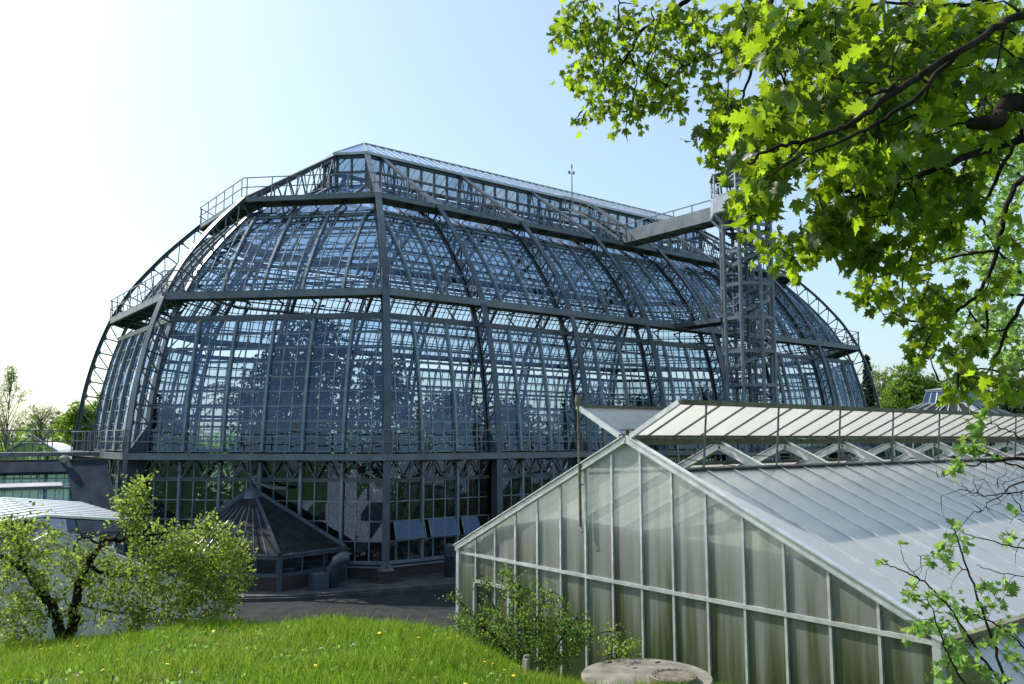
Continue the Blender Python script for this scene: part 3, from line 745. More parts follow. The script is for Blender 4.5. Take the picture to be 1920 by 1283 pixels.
# trusses standing in the open ridge
for k in range(15):
    x = XG + 2.9 + 2.52 * k
    if x > XE: break
    m = MB()
    for s in (-1, 1):
        a, b = V3(x, YA, ZA - .12), V3(x, YA + s * (HWD - .1), rz(YA + s * (HWD - .1)) - .14); m.beam(a, b, .05, .16, (0, 0, 1)); m.beam(a + V3(0, 0, .09), b + V3(0, 0, .09), .12, .02, (0, 0, 1)); m.beam(a - V3(0, 0, .09), b - V3(0, 0, .09), .12, .02, (0, 0, 1))
        m.beam((x, YA + s * (HWD - .1), G0), b, .12, .12)
    build(m, 'roof_truss', M['alu'], PG)
m = MB(); m.beam((XG, YA, ZA - .05), (XE, YA, ZA - .05), .12, .12)
for s in (-1, 1):
    m.beam((XG + .1, YA + s * 1.32, rz(YA + 1.32) - .14), (XE, YA + s * 1.32, rz(YA + 1.32) - .14), .05, .06)
build(m, 'ridge_beam', M['olive'], PG)
m = MB(); m.tube([(XG + .2, YA + .9, 5.35), (XG + 2.8, YA - .5, 4.95)], .012, 5); m.tube([(XG + .2, YA - .9, 5.3), (XG + 2.8, YA + .6, 5.2)], .012, 5); m.tube([(XG + 2.9, YA - .2, 5.2), (XG + 8, YA - .4, 5.0)], .012, 5)
build(m, 'tie_rod', M['olive'], PG)
# butterfly vents
AL = R(26.6); VL = 1.46
for sgn in (1, -1):
    h = V3(XG - .1, YA + sgn * .16, ZA + .07); e = h + V3(0, sgn * VL * math.cos(AL), VL * math.sin(AL)); dx = V3(XE - XG, 0, 0)
    if sgn > 0: dx = V3(XE - XG, 0, 0)
    m = MB(); m.poly(h, h + dx, e + dx, e); vt = build(m, 'ridge_vent', M['poly_vent'], PG)
    nn = unit(np.cross(dx, e - h)); nn = nn if nn[2] > 0 else -nn; m = MB()
    for k in range(47):
        o = V3(.42 + .823 * k, 0, 0)
        if o[0] > XE - XG: break
        m.beam(h + o - nn * .02, e + o - nn * .02, .03, .035, nn)
    build(m, 'vent_bar', M['rail'] if sgn < 0 else M['alu'], vt)
    m = MB(); m.beam(h - V3(.02, 0, 0), e - V3(.02, 0, 0), .06, .10, nn); build(m, 'vent_end_profile', M['alu'], vt)
    m = MB(); m.beam(h, h + dx, .05, .09); m.beam(e, e + dx, .06, .10); build(m, 'vent_edge_profile', M['olive'], vt)
    for k in range(16):
        x = XG + .68 + 2.4 * k; m = MB()
        if x > XE: break
        b = V3(x, YA + sgn * (OP + .0), rz(YA + OP) + .04); tpp = V3(x, e[1], e[2] - .05); m.tube([b, tpp], .022, 6); m.box(b + V3(-.12, -.03, -.03), b + V3(.12, .03, .03)); build(m, 'vent_push_rod', M['rail'], vt)
m = MB(); c = V3(XG - .05, YA, ZA + .17); m.beam(c - V3(0, 0, .14), c + V3(0, 0, .02), .05, .05); m.slab([c + V3(-.05, -.17, .03), c + V3(.05, -.17, .03), c + V3(.05, .17, .03), c + V3(-.05, .17, .03)], .03); build(m, 'ridge_cap', M['dark'], PG)
# tall pole at the gable with a hook
pc = V3(XG - .14, -33.87, 3.66)
m = MB(); m.tube([pc, pc + V3(0, .05, 2.85)], .032, 8)
for k in range(14): m.tube([pc + V3(0, 0, .2 * k + .1), pc + V3(0, 0, .2 * k + .115)], .036, 8)
m.tube([pc + V3(0, 0, .02), pc + V3(0, -.07, -.03), pc + V3(0, -.08, -.09), pc + V3(0, -.02, -.13), pc + V3(0, .05, -.09)], .012, 6)
m.tube([pc + V3(.0, 0, .9), pc + V3(.14, 0, .9)], .01, 5); m.tube([pc + V3(.0, 0, 1.9), pc + V3(.14, 0, 1.9)], .01, 5)
m.lathe(pc + V3(0, .05, 2.6), [(.05, 0), (.07, .1), (.05, .25)], 8)
tag(build(m, 'vent_crank_pole', M['olive'], base=pc), 'thin olive pole with a hook hanging at the greenhouse gable', 'pole')
# inner curtain, floor, benches
m = MB(); m.slab([(XG + .14, yl - .15, G0), (XG + .14, yr + .15, G0), (XG + .14, yr + .15, 2.85), (XG + .14, yr + 2.0, 3.55), (XG + .14, -33.0, 3.78), (XG + .14, yl - 1.6, 3.4), (XG + .14, yl - .15, 2.7)], .02)
build(m, 'inner_curtain', M['black_rubber'], PG)
m = MB()
for z in (.2, 1.0, 1.8): m.beam((XG + .35, yl - .3, z), (XG + .35, yr + .3, z - .1), .06, .10)
build(m, 'heating_pipe', M['alu'], PG)
# tilted side window on the right wall
m = MB(); a = V3(XG + .5, yr - .06, 2.55); b = V3(XE - 6, yr - .06, 2.55); o = V3(0, -1.05, -1.0)
m.poly(a, b, b + o, a + o); sv = build(m, 'side_vent', M['poly_roof'], PG); m = MB()
for k in range(36): m.beam(a + V3(.823 * k, 0, 0), a + V3(.823 * k, 0, 0) + o, .05, .05)
m.beam(a, b, .08, .08); m.beam(a + o, b + o, .07, .07); build(m, 'vent_bar', M['alu'], sv)

# ---------------------------------------------------------------- small greenhouse lower left
SY = -28.0; SX = -21.2; SZ = 3.55; SH = 3.0; SS = .49
SG = thing('small_greenhouse', 'small white-walled greenhouse with raised slatted roof vents behind the shrub', 'greenhouse', (SX, SY, G0))
def sz(x): return SZ - SS * abs(x - SX)
m = MB(); m.poly((SX - SH, SY, G0), (SX + SH, SY, G0), (SX + SH, SY, sz(SX + SH)), (SX, SY, SZ), (SX - SH, SY, sz(SX - SH)))
for s in (-1, 1): m.poly((SX + s * SH, SY, G0), (SX + s * SH, -20, G0), (SX + s * SH, -20, sz(SX + SH)), (SX + s * SH, SY, sz(SX + SH)))
m.poly((SX - SH, -20, G0), (SX + SH, -20, G0), (SX + SH, -20, sz(SX + SH)), (SX, -20, SZ), (SX - SH, -20, sz(SX - SH)))
M['white_wall'] = two('white_sheet_wall', (.60, .54, .56), (.72, .67, .68), 1.2, .4, 0, .03)
wl = build(m, 'wall', M['white_wall'], SG); m = MB()
for x in np.linspace(-SH, SH, 6): m.beam((SX + x, SY - .03, G0), (SX + x, SY - .03, sz(SX + x)), .05, .04, (0, 1, 0))
build(m, 'wall_bar', M['alu'], wl); m = MB()
for s in (-1, 1): m.slab([(SX, SY - .1, SZ + .03), (SX, -20, SZ + .03), (SX + s * (SH + .2), -20, sz(SX + SH + .2) + .03), (SX + s * (SH + .2), SY - .1, sz(SX + SH + .2) + .03)], .04)
rf = build(m, 'roof', M['poly_roof'], SG); m = MB()
for s in (-1, 1):
    m.beam((SX, SY - .14, SZ + .04), (SX + s * (SH + .25), SY - .14, sz(SX + SH + .25) + .04), .10, .2); m.beam((SX, SY - .2, SZ + .13), (SX + s * (SH + .25), SY - .2, sz(SX + SH + .25) + .13), .05, .05)
    m.beam((SX + s * (SH + .2), SY - .1, sz(SX + SH + .2)), (SX + s * (SH + .2), -20, sz(SX + SH + .2)), .14, .12)
    for y in np.arange(SY + .5, -20, .62): m.beam((SX, y, SZ + .07), (SX + s * (SH + .2), y, sz(SX + SH + .2) + .07), .04, .04)
build(m, 'glazing_bar', M['alu'], rf)
for s in (-1, 1):
    m = MB(); a = V3(SX, -26.9, SZ + .32); b = V3(SX, -20.2, SZ + .32); o = V3(s * 1.95, 0, -.22); m.slab([a, b, b + o, a + o], .03)
    v = build(m, 'raised_vent', M['shade'], SG); m = MB()
    for y in np.arange(-26.9, -20.1, .70): m.beam((SX, y, SZ + .37), (SX + s * 1.95, y, SZ + .15), .42, .05)
    m.beam(a + V3(0, 0, .04), b + V3(0, 0, .04), .1, .06); build(m, 'vent_slat', M['alu'], v)

# ---------------------------------------------------------------- connecting glass corridor with shading mats (left)
CY0, CZ0, CY1, CZ1 = -4.1, 4.4, -8.3, 1.5; CX0, CX1 = -15.25, -70
CG = thing('glass_corridor', 'long low glass corridor with grey shading mats running left from the dome', 'greenhouse', (-16, -6, G0))
def cr(x, f, up=0): 
    n = unit((0, -(CZ0 - CZ1), (CY0 - CY1))); return V3(x, CY0 + (CY1 - CY0) * f, CZ0 + (CZ1 - CZ0) * f) + V3(0, -.57, .82) * up
m = MB(); m.poly(cr(CX0, 0), cr(CX1, 0), cr(CX1, 1), cr(CX0, 1)); m.poly((CX0, CY0, CZ0), (CX1, CY0, CZ0), (CX1, 1.5, 1.5), (CX0, 1.5, 1.5))
m.poly((CX0, CY1, CZ1), (CX1, CY1, CZ1), (CX1, CY1, .2), (CX0, CY1, .2)); rf = build(m, 'roof_glass', M['glass'], CG)
m = MB()
for k in range(74):
    x = CX0 - .02 - .72 * k; m.beam(cr(x, 0, .03), cr(x, 1, .03), .05, .06, (0, -.57, .82)); m.beam((x, CY1, CZ1), (x, CY1, .2), .05, .05)
for f in (0, .36, .72, 1): m.beam(cr(CX0, f, .04), cr(CX1, f, .04), .08, .1, (0, -.57, .82))
build(m, 'glazing_bar', M['steel_light'], rf)
m = MB(); m.slab([(CX0, CY1, G0), (CX1, CY1, G0), (CX1, CY1, .2), (CX0, CY1, .2)], .25); m.beam((CX0, CY0, CZ0 + .1), (CX1, CY0, CZ0 + .1), .2, .2); build(m, 'base_wall', M['brick'], CG)
m = MB(); m.slab([cr(-15.3, 0, .12), cr(-17.0, 0, .12), cr(-17.0, 1, .12), cr(-15.3, 1, .12)], .03)
m.slab([cr(-17.0, 0.02, .12), cr(CX1, 0.02, .12), cr(CX1, .17, .12), cr(-17.0, .17, .12)], .16)
build(m, 'shading_mat', M['shade'], CG)
m = MB(); m.slab([cr(-17.3, .30, .1), cr(CX1, .30, .1), cr(CX1, .36, .14), cr(-17.3, .36, .14)], .03)
m.slab([cr(-17.3, .42, -.35), cr(CX1, .42, -.35), cr(CX1, .98, -.35), cr(-17.3, .98, -.35)], .02); build(m, 'inner_screen', M['white_wall'], CG)
m = MB(); c = cr(-17.05, .02, .3); m.lathe(c, [(.1, -.2), (.2, -.1), (.22, .1), (.1, .2)], 8); m.beam(c, c + V3(.3, -.2, -.5), .15, .2); build(m, 'shade_motor', M['wood'], CG)
# round roofed greenhouse further left
q = at(62, 838, 62); RG = thing('curved_roof_greenhouse', 'white curved roof greenhouse beyond the walkway at far left', 'greenhouse', (q[0], q[1], G0))
u1 = V3(*RTH, 0); v1 = V3(*FWH, 0); qc = V3(q[0], q[1], 0)
def rg(a, b, z): return qc + u1 * a + v1 * b + V3(0, 0, z)
prof = [(2.9 * math.cos(t), 2.6 + 2.6 * math.sin(t)) for t in np.linspace(0, math.pi, 15)]
m = MB()
for (a, z), (a2, z2) in zip(prof[:-1], prof[1:]): m.slab([rg(a, 0, z), rg(a2, 0, z2), rg(a2 - 6, 14, z2), rg(a - 6, 14, z)], .03)
r2 = build(m, 'curved_roof', M['white_wall'], RG); m = MB()
m.path([rg(a, -.05, z) for a, z in prof], .12, .12, (0, 0, 1)); 
for k in range(-4, 5): m.beam(rg(k * .62, -.04, G0), rg(k * .62, -.04, 2.6 + 2.6 * math.sqrt(max(0, 1 - (k * .62 / 2.9) ** 2))), .06, .06)
for s in (-1, 1): m.beam(rg(s * 3.4, -.15, 3.6), rg(0, -.15, 5.75), .2, .12)
m.beam(rg(-3, -.06, 2.6), rg(3, -.06, 2.6), .1, .1); build(m, 'gable_frame', M['steel_light'], RG)
m = MB(); m.poly(*([rg(-2.9, 0, G0), rg(2.9, 0, G0)] + [rg(a, 0, z) for a, z in prof])); build(m, 'gable_glass', M['glass'], RG)

# ---------------------------------------------------------------- far greenhouse with lantern on the right
Q = at(1788, 800, 86)
DG = thing('lantern_greenhouse', 'distant grey greenhouse with a hipped glass roof and a small glazed lantern', 'greenhouse', (Q[0], Q[1], G0))
def dg(a, b, z): return V3(Q[0], Q[1], 0) + V3(1, 0, 0) * a + V3(0, 1, 0) * b + V3(0, 0, z)
def hip(m, a, b, z0, a2, b2, z1, th=.05):
    c0 = [dg(-a, -b, z0), dg(a, -b, z0), dg(a, b, z0), dg(-a, b, z0)]; c1 = [dg(-a2, -b2, z1), dg(a2, -b2, z1), dg(a2, b2, z1), dg(-a2, b2, z1)]
    for i in range(4): j = (i + 1) % 4; m.slab([c0[i], c0[j], c1[j], c1[i]], th)
    return c0, c1
m = MB(); c0, c1 = hip(m, 8.5, 8.5, 5.5, 2.1, 2.1, 9.05); rf = build(m, 'roof', M['slate'], DG); m = MB()
for i in range(4):
    j = (i + 1) % 4; m.beam(c0[i], c1[i], .2, .25)
    for k in range(1, 6):
        f = k / 6; m.beam(c0[i] * (1 - f) + c0[j] * f + V3(0, 0, .1), c1[i] * (1 - f) + c1[j] * f + V3(0, 0, .1), .10, .12)
    for f in (.33, .66): m.beam(c0[i] * (1 - f) + c1[i] * f + V3(0, 0, .06), c0[j] * (1 - f) + c1[j] * f + V3(0, 0, .06), .1, .1)
    for k in range(0, 8, 2): m.beam(c0[i] * (1 - k / 8) + c0[j] * k / 8 + V3(0, 0, .15), c1[i] * (1 - (k + 1) / 8) + c1[j] * (k + 1) / 8 + V3(0, 0, .15), .1, .1)
build(m, 'glazing_bar', M['seam'], rf); m = MB(); l0, l1 = hip(m, 2.05, 2.05, 9.05, 1.7, 1.7, 10.45); ln = build(m, 'lantern', M['glass_dark'], DG); m = MB()
for i in range(4):
    j = (i + 1) % 4; m.beam(l0[i], l0[j], .2, .2); m.beam(l1[i], l1[j], .3, .25)
    for k in range(7): f = k / 6; m.beam(l0[i] * (1 - f) + l0[j] * f, l1[i] * (1 - f) + l1[j] * f, .13, .13)
build(m, 'lantern_frame', M['seam'], ln); m = MB(); hip(m, 1.9, 1.9, 10.5, .3, .3, 10.8); build(m, 'lantern_roof', M['seam'], DG)
m = MB(); m.box(dg(-8.5, -8.5, G0), dg(8.5, 8.5, 5.45)); wl = build(m, 'wall', M['glass_dark'], DG); m = MB()
for i in range(4):
    j = (i + 1) % 4
    for k in range(19): f = k / 18; p = c0[i] * (1 - f) + c0[j] * f; m.beam(V3(p[0], p[1], G0), p, .1, .1)
    for z in (1.5, 3.5, 5.4): m.beam(V3(c0[i][0], c0[i][1], z), V3(c0[j][0], c0[j][1], z), .14, .14)
build(m, 'wall_bar', M['seam'], wl)
# ---------------------------------------------------------------- vegetation helpers
def nrm(a): return a / (np.linalg.norm(a, axis=-1, keepdims=True) + 1e-9)
def template(half, cy):
    right = [(x, y) for x, y in half]; left = [(-x, y) for x, y in half[1:-1]][::-1]
    out = right + left; k = len(out); V = [(0, cy)] + out
    Fs = [(0, 1 + i, 1 + (i + 1) % k) for i in range(k)]
    return np.array(V, float), np.array(Fs)
MAPLE = template([(0, 0), (.15, -.10), (.40, -.15), (.32, .03), (.55, .09), (.45, .21), (.74, .42), (.50, .43), (.52, .60), (.29, .47), (.23, .52), (.31, .74), (.14, .75), (0, 1.05)], .32)
SMALL = template([(0, 0), (.26, .22), (.32, .5), (.2, .8), (0, 1)], .45)
LOBED = template([(0, 0), (.35, -.05), (.24, .2), (.62, .42), (.28, .5), (.2, .75), (0, 1)], .35)
TUFT = template([(0, 0), (.5, .15), (.2, .35), (.55, .6), (.15, .65), (0, 1)], .4)
def leaves(P, D, Nn, S, tmpl, curl=.35, droop=.25):
    T, Fs = tmpl; n = len(P); k = len(T); D = nrm(D); X = nrm(np.cross(D, Nn)); Nn = np.cross(X, D)
    cl = curl * (.3 + 1.2 * rng.random((n, 1))) * rng.choice([-1, 1], (n, 1)); dr = droop * rng.normal(0, 1, (n, 1))
    z = cl * np.abs(T[None, :, 0]) ** 1.3 * 1.0 + dr * T[None, :, 1] ** 2 + .03 * rng.normal(0, 1, (n, k))
    V = P[:, None] + S[:, None, None] * (X[:, None] * T[None, :, :1] + D[:, None] * T[None, :, 1:2] + Nn[:, None] * z[:, :, None])
    Fa = Fs[None] + (np.arange(n) * k)[:, None, None]
    return V.reshape(-1, 3), Fa.reshape(-1, 3)
def rvec(n): return nrm(rng.normal(0, 1, (n, 3)))
def pxpts(uvz): return [at(*p) for p in uvz]
def spline(pts, n=10, wob=.0):
    P = np.array(pts, float); out = []
    for i in range(len(P) - 1):
        p0, p1, p2, p3 = P[max(i - 1, 0)], P[i], P[i + 1], P[min(i + 2, len(P) - 1)]
        for t in np.linspace(0, 1, n, endpoint=False): out.append(.5 * ((2 * p1) + (p2 - p0) * t + (2 * p0 - 5 * p1 + 4 * p2 - p3) * t * t + (3 * p1 - p0 - 3 * p2 + p3) * t ** 3))
    out.append(P[-1]); out = np.array(out)
    if wob: out[1:-1] += rng.normal(0, wob, out[1:-1].shape)
    return out
def twigs(m, B, targets, r=.005, sag=.12, n=4, r0=None):
    """shoots that grow from the branches and then from each other towards the targets"""
    B = np.asarray(B); T = np.asarray(targets)
    d0 = np.array([np.min(np.linalg.norm(B - t, axis=1)) for t in T]); ext = []
    for i in np.argsort(d0):
        t = T[i]; A = np.concatenate([B, np.array(ext)]) if ext else B
        d = np.linalg.norm(A - t, axis=1) + (np.arange(len(A)) >= len(B)) * .02; j = int(np.argmin(d)); p = A[j]; L_ = d[j]
        if L_ < .03: continue
        k = 1.0 if j < len(B) else .7
        mid = (p + t) / 2 + V3(0, 0, sag * L_ * rng.uniform(-.3, 1)) + rng.normal(0, .07 * L_, 3)
        q1 = (p + mid) / 2 + rng.normal(0, .025 * L_, 3); q2 = (mid + t) / 2 + rng.normal(0, .025 * L_, 3)
        m.tube([p, q1, mid, q2, t], [r * 1.7 * k, r * 1.3 * k, r * k, r * .8 * k, r * .45], n); ext += [q1, mid, q2, t]

# ---------------------------------------------------------------- the maple overhead (right)
MP_BASE = at(2320, 900, 6.0); MP_BASE[2] = gh(MP_BASE[0], MP_BASE[1])
MT = thing('maple_tree', 'maple tree whose big leafy boughs hang into the upper right of the view', 'tree', MP_BASE)
BR = [  # (u, v, depth) way points, start radius, end radius
 ([(2320, 560, 6.4), (2150, 330, 6.0), (1920, 195, 5.2), (1870, 225, 5.0), (1822, 232, 4.9)], .075, .035),
 ([(2150, 330, 6.0), (2040, 60, 5.6), (1920, 30, 4.6), (1820, 85, 4.3), (1700, 158, 4.05), (1610, 222, 3.95), (1530, 258, 3.9), (1450, 280, 3.9), (1400, 305, 3.95)], .028, .006),
 ([(2040, 60, 5.6), (1930, -20, 5.6), (1820, 8, 5.4), (1700, 5, 5.3), (1610, 10, 5.2)], .02, .006),
 ([(1700, 158, 4.05), (1650, 172, 4.0), (1600, 172, 4.0)], .014, .004),
 ([(1800, 95, 4.35), (1720, 180, 4.2), (1650, 228, 4.15), (1570, 268, 4.1), (1490, 298, 4.1)], .016, .004),
 ([(1610, -60, 7.2), (1400, -60, 7.3), (1290, 0, 7.3), (1235, 40, 7.4), (1200, 60, 7.4), (1180, 100, 7.5), (1130, 170, 7.5), (1090, 210, 7.5)], .03, .005),
 ([(1200, 60, 7.4), (1165, 45, 7.4), (1160, 0, 7.3)], .012, .006),
 ([(1200, 60, 7.4), (1140, 50, 7.5), (1070, 60, 7.6)], .01, .004),
 ([(1180, 100, 7.5), (1195, 150, 7.5), (1175, 220, 7.5), (1178, 265, 7.5)], .008, .003),
 ([(1450, -40, 6.6), (1440, 60, 6.6), (1410, 130, 6.7), (1385, 200, 6.8), (1360, 260, 6.8)], .02, .005),
 ([(1440, 60, 6.6), (1380, 90, 6.8), (1290, 120, 7.0), (1250, 160, 7.1)], .01, .004),
 ([(1920, 260, 5.6), (1800, 300, 5.4), (1700, 340, 5.4), (1600, 370, 5.8), (1540, 420, 6.8), (1500, 480, 6.8)], .028, .005),
 ([(2100, 300, 7.6), (1930, 330, 7.4), (1890, 380, 7.3), (1870, 470, 7.3), (1840, 540, 7.3), (1780, 590, 7.4), (1700, 600, 7.5), (1650, 560, 7.5)], .03, .006),
 ([(1840, 540, 7.3), (1850, 630, 7.2), (1800, 700, 7.1), (1760, 715, 7.0)], .014, .005),
 ([(1870, 470, 7.3), (1800, 480, 7.2), (1720, 500, 7.2), (1640, 520, 7.2)], .014, .005),
 ([(1430, 300, 4.9), (1460, 340, 4.9), (1455, 390, 4.9), (1425, 445, 4.9)], .007, .003),
 ([(1990, 420, 6.2), (1920, 560, 6.0), (1880, 640, 5.9), (1850, 700, 5.8)], .02, .006),
 ([(1920, 235, 6.5), (1870, 330, 6.5), (1830, 400, 6.5), (1760, 440, 6.5)], .02, .006),
 ([(1990, 660, 6.0), (1900, 700, 5.8), (1840, 690, 5.7), (1790, 700, 5.6)], .01, .004),
]
m = MB(); CLOUD = []
for pts, r0, r1 in BR:
    P = spline(pxpts(pts), 7, .006); m.tube(P, list(np.linspace(r0, r1, len(P))), 7); CLOUD.append(P)
tr = at(2320, 560, 6.4); m2 = MB(); m2.tube([MP_BASE - V3(0, 0, .3), MP_BASE + V3(.05, 0, 1), (MP_BASE + tr) / 2, tr, tr + V3(.3, -.3, 2.5), tr + V3(.2, -.2, 5)], [.24, .19, .17, .15, .11, .05], 10)
build(m2, 'trunk', M['bark'], MT, True)
CLOUD = np.concatenate(CLOUD)
# leaf clusters: u, v, ru, rv, count, depth range, leaf size
CL = [(1090, 45, 55, 50, 136, 7, 8, .125), (1120, 130, 60, 55, 136, 7, 8, .125), (1185, 70, 60, 55, 120, 7, 8, .125), (1250, 55, 60, 50, 104, 6.8, 7.8, .125),
 (1200, 165, 80, 38, 136, 7, 8, .125), (1270, 130, 65, 45, 104, 6.8, 7.8, .125), (1255, 195, 40, 22, 40, 7, 8, .13), (1175, 235, 26, 35, 30, 7, 8, .13), (1100, 205, 28, 16, 22, 7, 8, .13), (1310, 60, 50, 60, 60, 6.5, 7.5, .15),
 (1330, 165, 30, 20, 16, 6.4, 7.4, .14), (1390, 50, 55, 60, 60, 5, 6.8, .18),
 (1360, 250, 42, 50, 110, 6.2, 7.0, .17), (1375, 205, 30, 22, 40, 6.2, 7, .16),
 (1410, 255, 22, 40, 18, 4.2, 5.2, .21), (1425, 330, 32, 50, 40, 4.2, 5, .2), (1405, 385, 28, 16, 18, 4.2, 4.8, .14), (1462, 300, 34, 30, 22, 4.1, 5, .2), (1370, 110, 26, 20, 10, 5.5, 6.5, .15), (1425, 445, 20, 24, 12, 4.6, 5, .12), (1455, 350, 14, 12, 4, 4.5, 5, .13),
 (1480, 200, 90, 90, 150, 4.5, 6.5, .21), (1530, 70, 120, 80, 210, 4.6, 7, .21), (1640, 90, 110, 100, 210, 4.5, 7, .21), (1760, 70, 110, 85, 190, 4.6, 7, .21), (1870, 90, 80, 100, 160, 4.8, 7, .2),
 (1590, 220, 100, 80, 180, 4.3, 6.5, .22), (1700, 230, 110, 90, 190, 4.3, 6.5, .22), (1820, 230, 90, 80, 140, 5, 7, .2), (1630, 300, 60, 50, 34, 4.0, 4.8, .20),
 (1590, 330, 55, 38, 66, 5.4, 6.8, .19), (1670, 360, 80, 55, 130, 5.4, 7, .19), (1760, 350, 70, 60, 110, 5.4, 7, .19), (1545, 410, 34, 48, 90, 6, 7, .18), (1500, 470, 32, 42, 60, 6, 7, .17), (1590, 430, 50, 45, 80, 6, 7.2, .18), (1590, 490, 22, 30, 16, 6, 7, .2),
 (1680, 460, 70, 50, 120, 6, 7.6, .18), (1770, 440, 45, 40, 32, 6, 7.6, .18), (1640, 540, 40, 40, 40, 6.6, 7.8, .17), (1720, 570, 60, 50, 100, 6.6, 7.8, .17), (1780, 560, 40, 40, 30, 6.6, 7.8, .17), (1740, 640, 40, 40, 60, 6.4, 7.6, .16), (1830, 650, 45, 40, 34, 5.8, 7.4, .16),
 (1800, 705, 40, 25, 40, 5.4, 6.2, .15), (1885, 720, 34, 30, 34, 5.2, 6, .17), (1870, 560, 50, 60, 16, 6, 7.6, .16), (1900, 430, 30, 60, 8, 6, 7, .16), (1850, 330, 60, 50, 26, 5.5, 7, .17), (1770, 730, 26, 14, 10, 5.4, 6, .13)]
Ps, Ss = [], []
for (u, v, ru, rv, n, d0, d1, s) in CL:
    n = int(n * 1.75); nc = max(2, n // 11); a = rng.random(nc) * 2 * np.pi; q = np.sqrt(rng.random(nc)) * (1 + .12 * rng.normal(0, 1, nc))
    cu = u + ru * q * np.cos(a); cv = v + rv * q * np.sin(a); cz = rng.uniform(d0, d1, nc)
    for k in range(n):
        i = rng.integers(nc); sp = 95. / cz[i]
        Ps.append(at(cu[i] + rng.normal(0, sp), cv[i] + rng.normal(0, sp * .9), cz[i] + rng.normal(0, .08))); Ss.append(s * rng.uniform(.34, 1.0) * .64)
P = np.array(Ps); S = np.array(Ss); n = len(P)
D = nrm(np.stack([rng.normal(0, .45, n), rng.normal(0, .45, n), -1 + rng.normal(0, .45, n)], 1))
NN = nrm(np.stack([rng.normal(0, .7, n), rng.normal(0, .7, n), rng.normal(.35, .5, n)], 1))
V, Fa = leaves(P, D, NN, S, MAPLE, .45, .3); fo = build_np(V, Fa, 'foliage', M['maple'], MT)
idx = rng.choice(n, 900, replace=False); twigs(m, CLOUD, P[idx], .006, .15, 4)
st = MB()
for i in rng.choice(n, 1500, replace=False): st.tube([P[i] - D[i] * S[i] * .55 + rng.normal(0, .01, 3), P[i]], .0018, 3)
build(m, 'branch', M['bark'], MT, True); build(st, 'leaf_stalk', M['sapling'], fo)

# second tree behind it, small pale leaves
B2 = at(2120, 900, 15); B2[2] = gh(B2[0], B2[1])
T2 = thing('young_leafed_tree', 'tree with small pale new leaves and bare twigs behind the maple at the right edge', 'tree', B2)
m = MB(); C2 = []
for pts, r0, r1 in [([(2120, 900, 15), (2100, 500, 15), (2060, 200, 15), (2000, -100, 15)], .2, .06), ([(2100, 620, 15), (1980, 560, 14.5), (1880, 480, 14), (1830, 380, 14)], .06, .012), ([(2080, 420, 15), (1960, 360, 14.5), (1880, 300, 14.2), (1840, 240, 14)], .05, .012),
    ([(2100, 650, 15), (1990, 680, 14.6), (1900, 640, 14.3), (1830, 600, 14), (1790, 520, 14)], .05, .01), ([(2060, 200, 15), (1960, 140, 14.5), (1900, 90, 14)], .04, .01), ([(1980, 560, 14.5), (1900, 550, 14.3), (1840, 560, 14), (1790, 640, 14)], .03, .008)]:
    Q_ = spline(pxpts(pts), 7, .02); m.tube(Q_, list(np.linspace(r0, r1, len(Q_))), 6); C2.append(Q_)
C2 = np.concatenate(C2); P = []
for (u, v, ru, rv, n) in ((1870, 330, 60, 80, 500), (1880, 480, 50, 80, 520), (1840, 600, 60, 60, 380), (1900, 180, 40, 90, 260), (1900, 640, 40, 60, 280), (1800, 470, 50, 50, 160)):
    a = rng.random(n) * 6.283; q = np.sqrt(rng.random(n)); P += [at(u + ru * q[i] * math.cos(a[i]), v + rv * q[i] * math.sin(a[i]), rng.uniform(13, 15.5)) for i in range(n)]
P = np.array(P); n = len(P); twigs(m, C2, P[rng.choice(n, 260, replace=False)], .007, .05, 4)
V, Fa = leaves(P, rvec(n) + V3(0, 0, -.4), rvec(n), rng.uniform(.07, .15, n), LOBED, .3, .2)
build_np(V, Fa, 'foliage', M['sapling'], T2); build(m, 'trunk', M['bark'], T2, True)

# ---------------------------------------------------------------- sapling lower right
B3 = at(1905, 1420, 5.2); B3[2] = gh(B3[0], B3[1])
T3_ = thing('maple_sapling', 'thin maple sapling with sparse pale green leaves before the greenhouse roof', 'sapling', B3)
m = MB(); C3 = []
for pts, r0, r1 in [([(1905, 1420, 5.2), (1885, 1283, 5.3), (1850, 1170, 5.4), (1815, 1070, 5.5), (1795, 1010, 5.5), (1785, 980, 5.6)], .012, .003), ([(1890, 1300, 5.3), (1840, 1230, 5.2), (1780, 1140, 5.2), (1730, 1090, 5.2), (1690, 1070, 5.2), (1650, 1055, 5.2)], .009, .0025),
    ([(1905, 1400, 5.2), (1800, 1270, 5.0), (1760, 1180, 5.0), (1740, 1120, 5.0)], .008, .0025), ([(1960, 1250, 5.2), (1880, 1180, 5.2), (1820, 1150, 5.2), (1780, 1130, 5.2)], .007, .002), ([(1815, 1070, 5.5), (1770, 1050, 5.5), (1720, 1040, 5.5)], .004, .0015),
    ([(1730, 1090, 5.2), (1700, 1060, 5.2), (1690, 1030, 5.2), (1685, 1018, 5.2)], .003, .001), ([(1960, 1085, 5.4), (1880, 1075, 5.5), (1830, 1060, 5.5)], .004, .002), ([(1960, 1040, 5.4), (1880, 1020, 5.5), (1820, 1005, 5.6), (1790, 985, 5.6)], .006, .002)]:
    Q_ = spline(pxpts(pts), 7, .004); m.tube(Q_, list(np.linspace(r0, r1, len(Q_))), 6); C3.append(Q_)
C3 = np.concatenate(C3); P = []
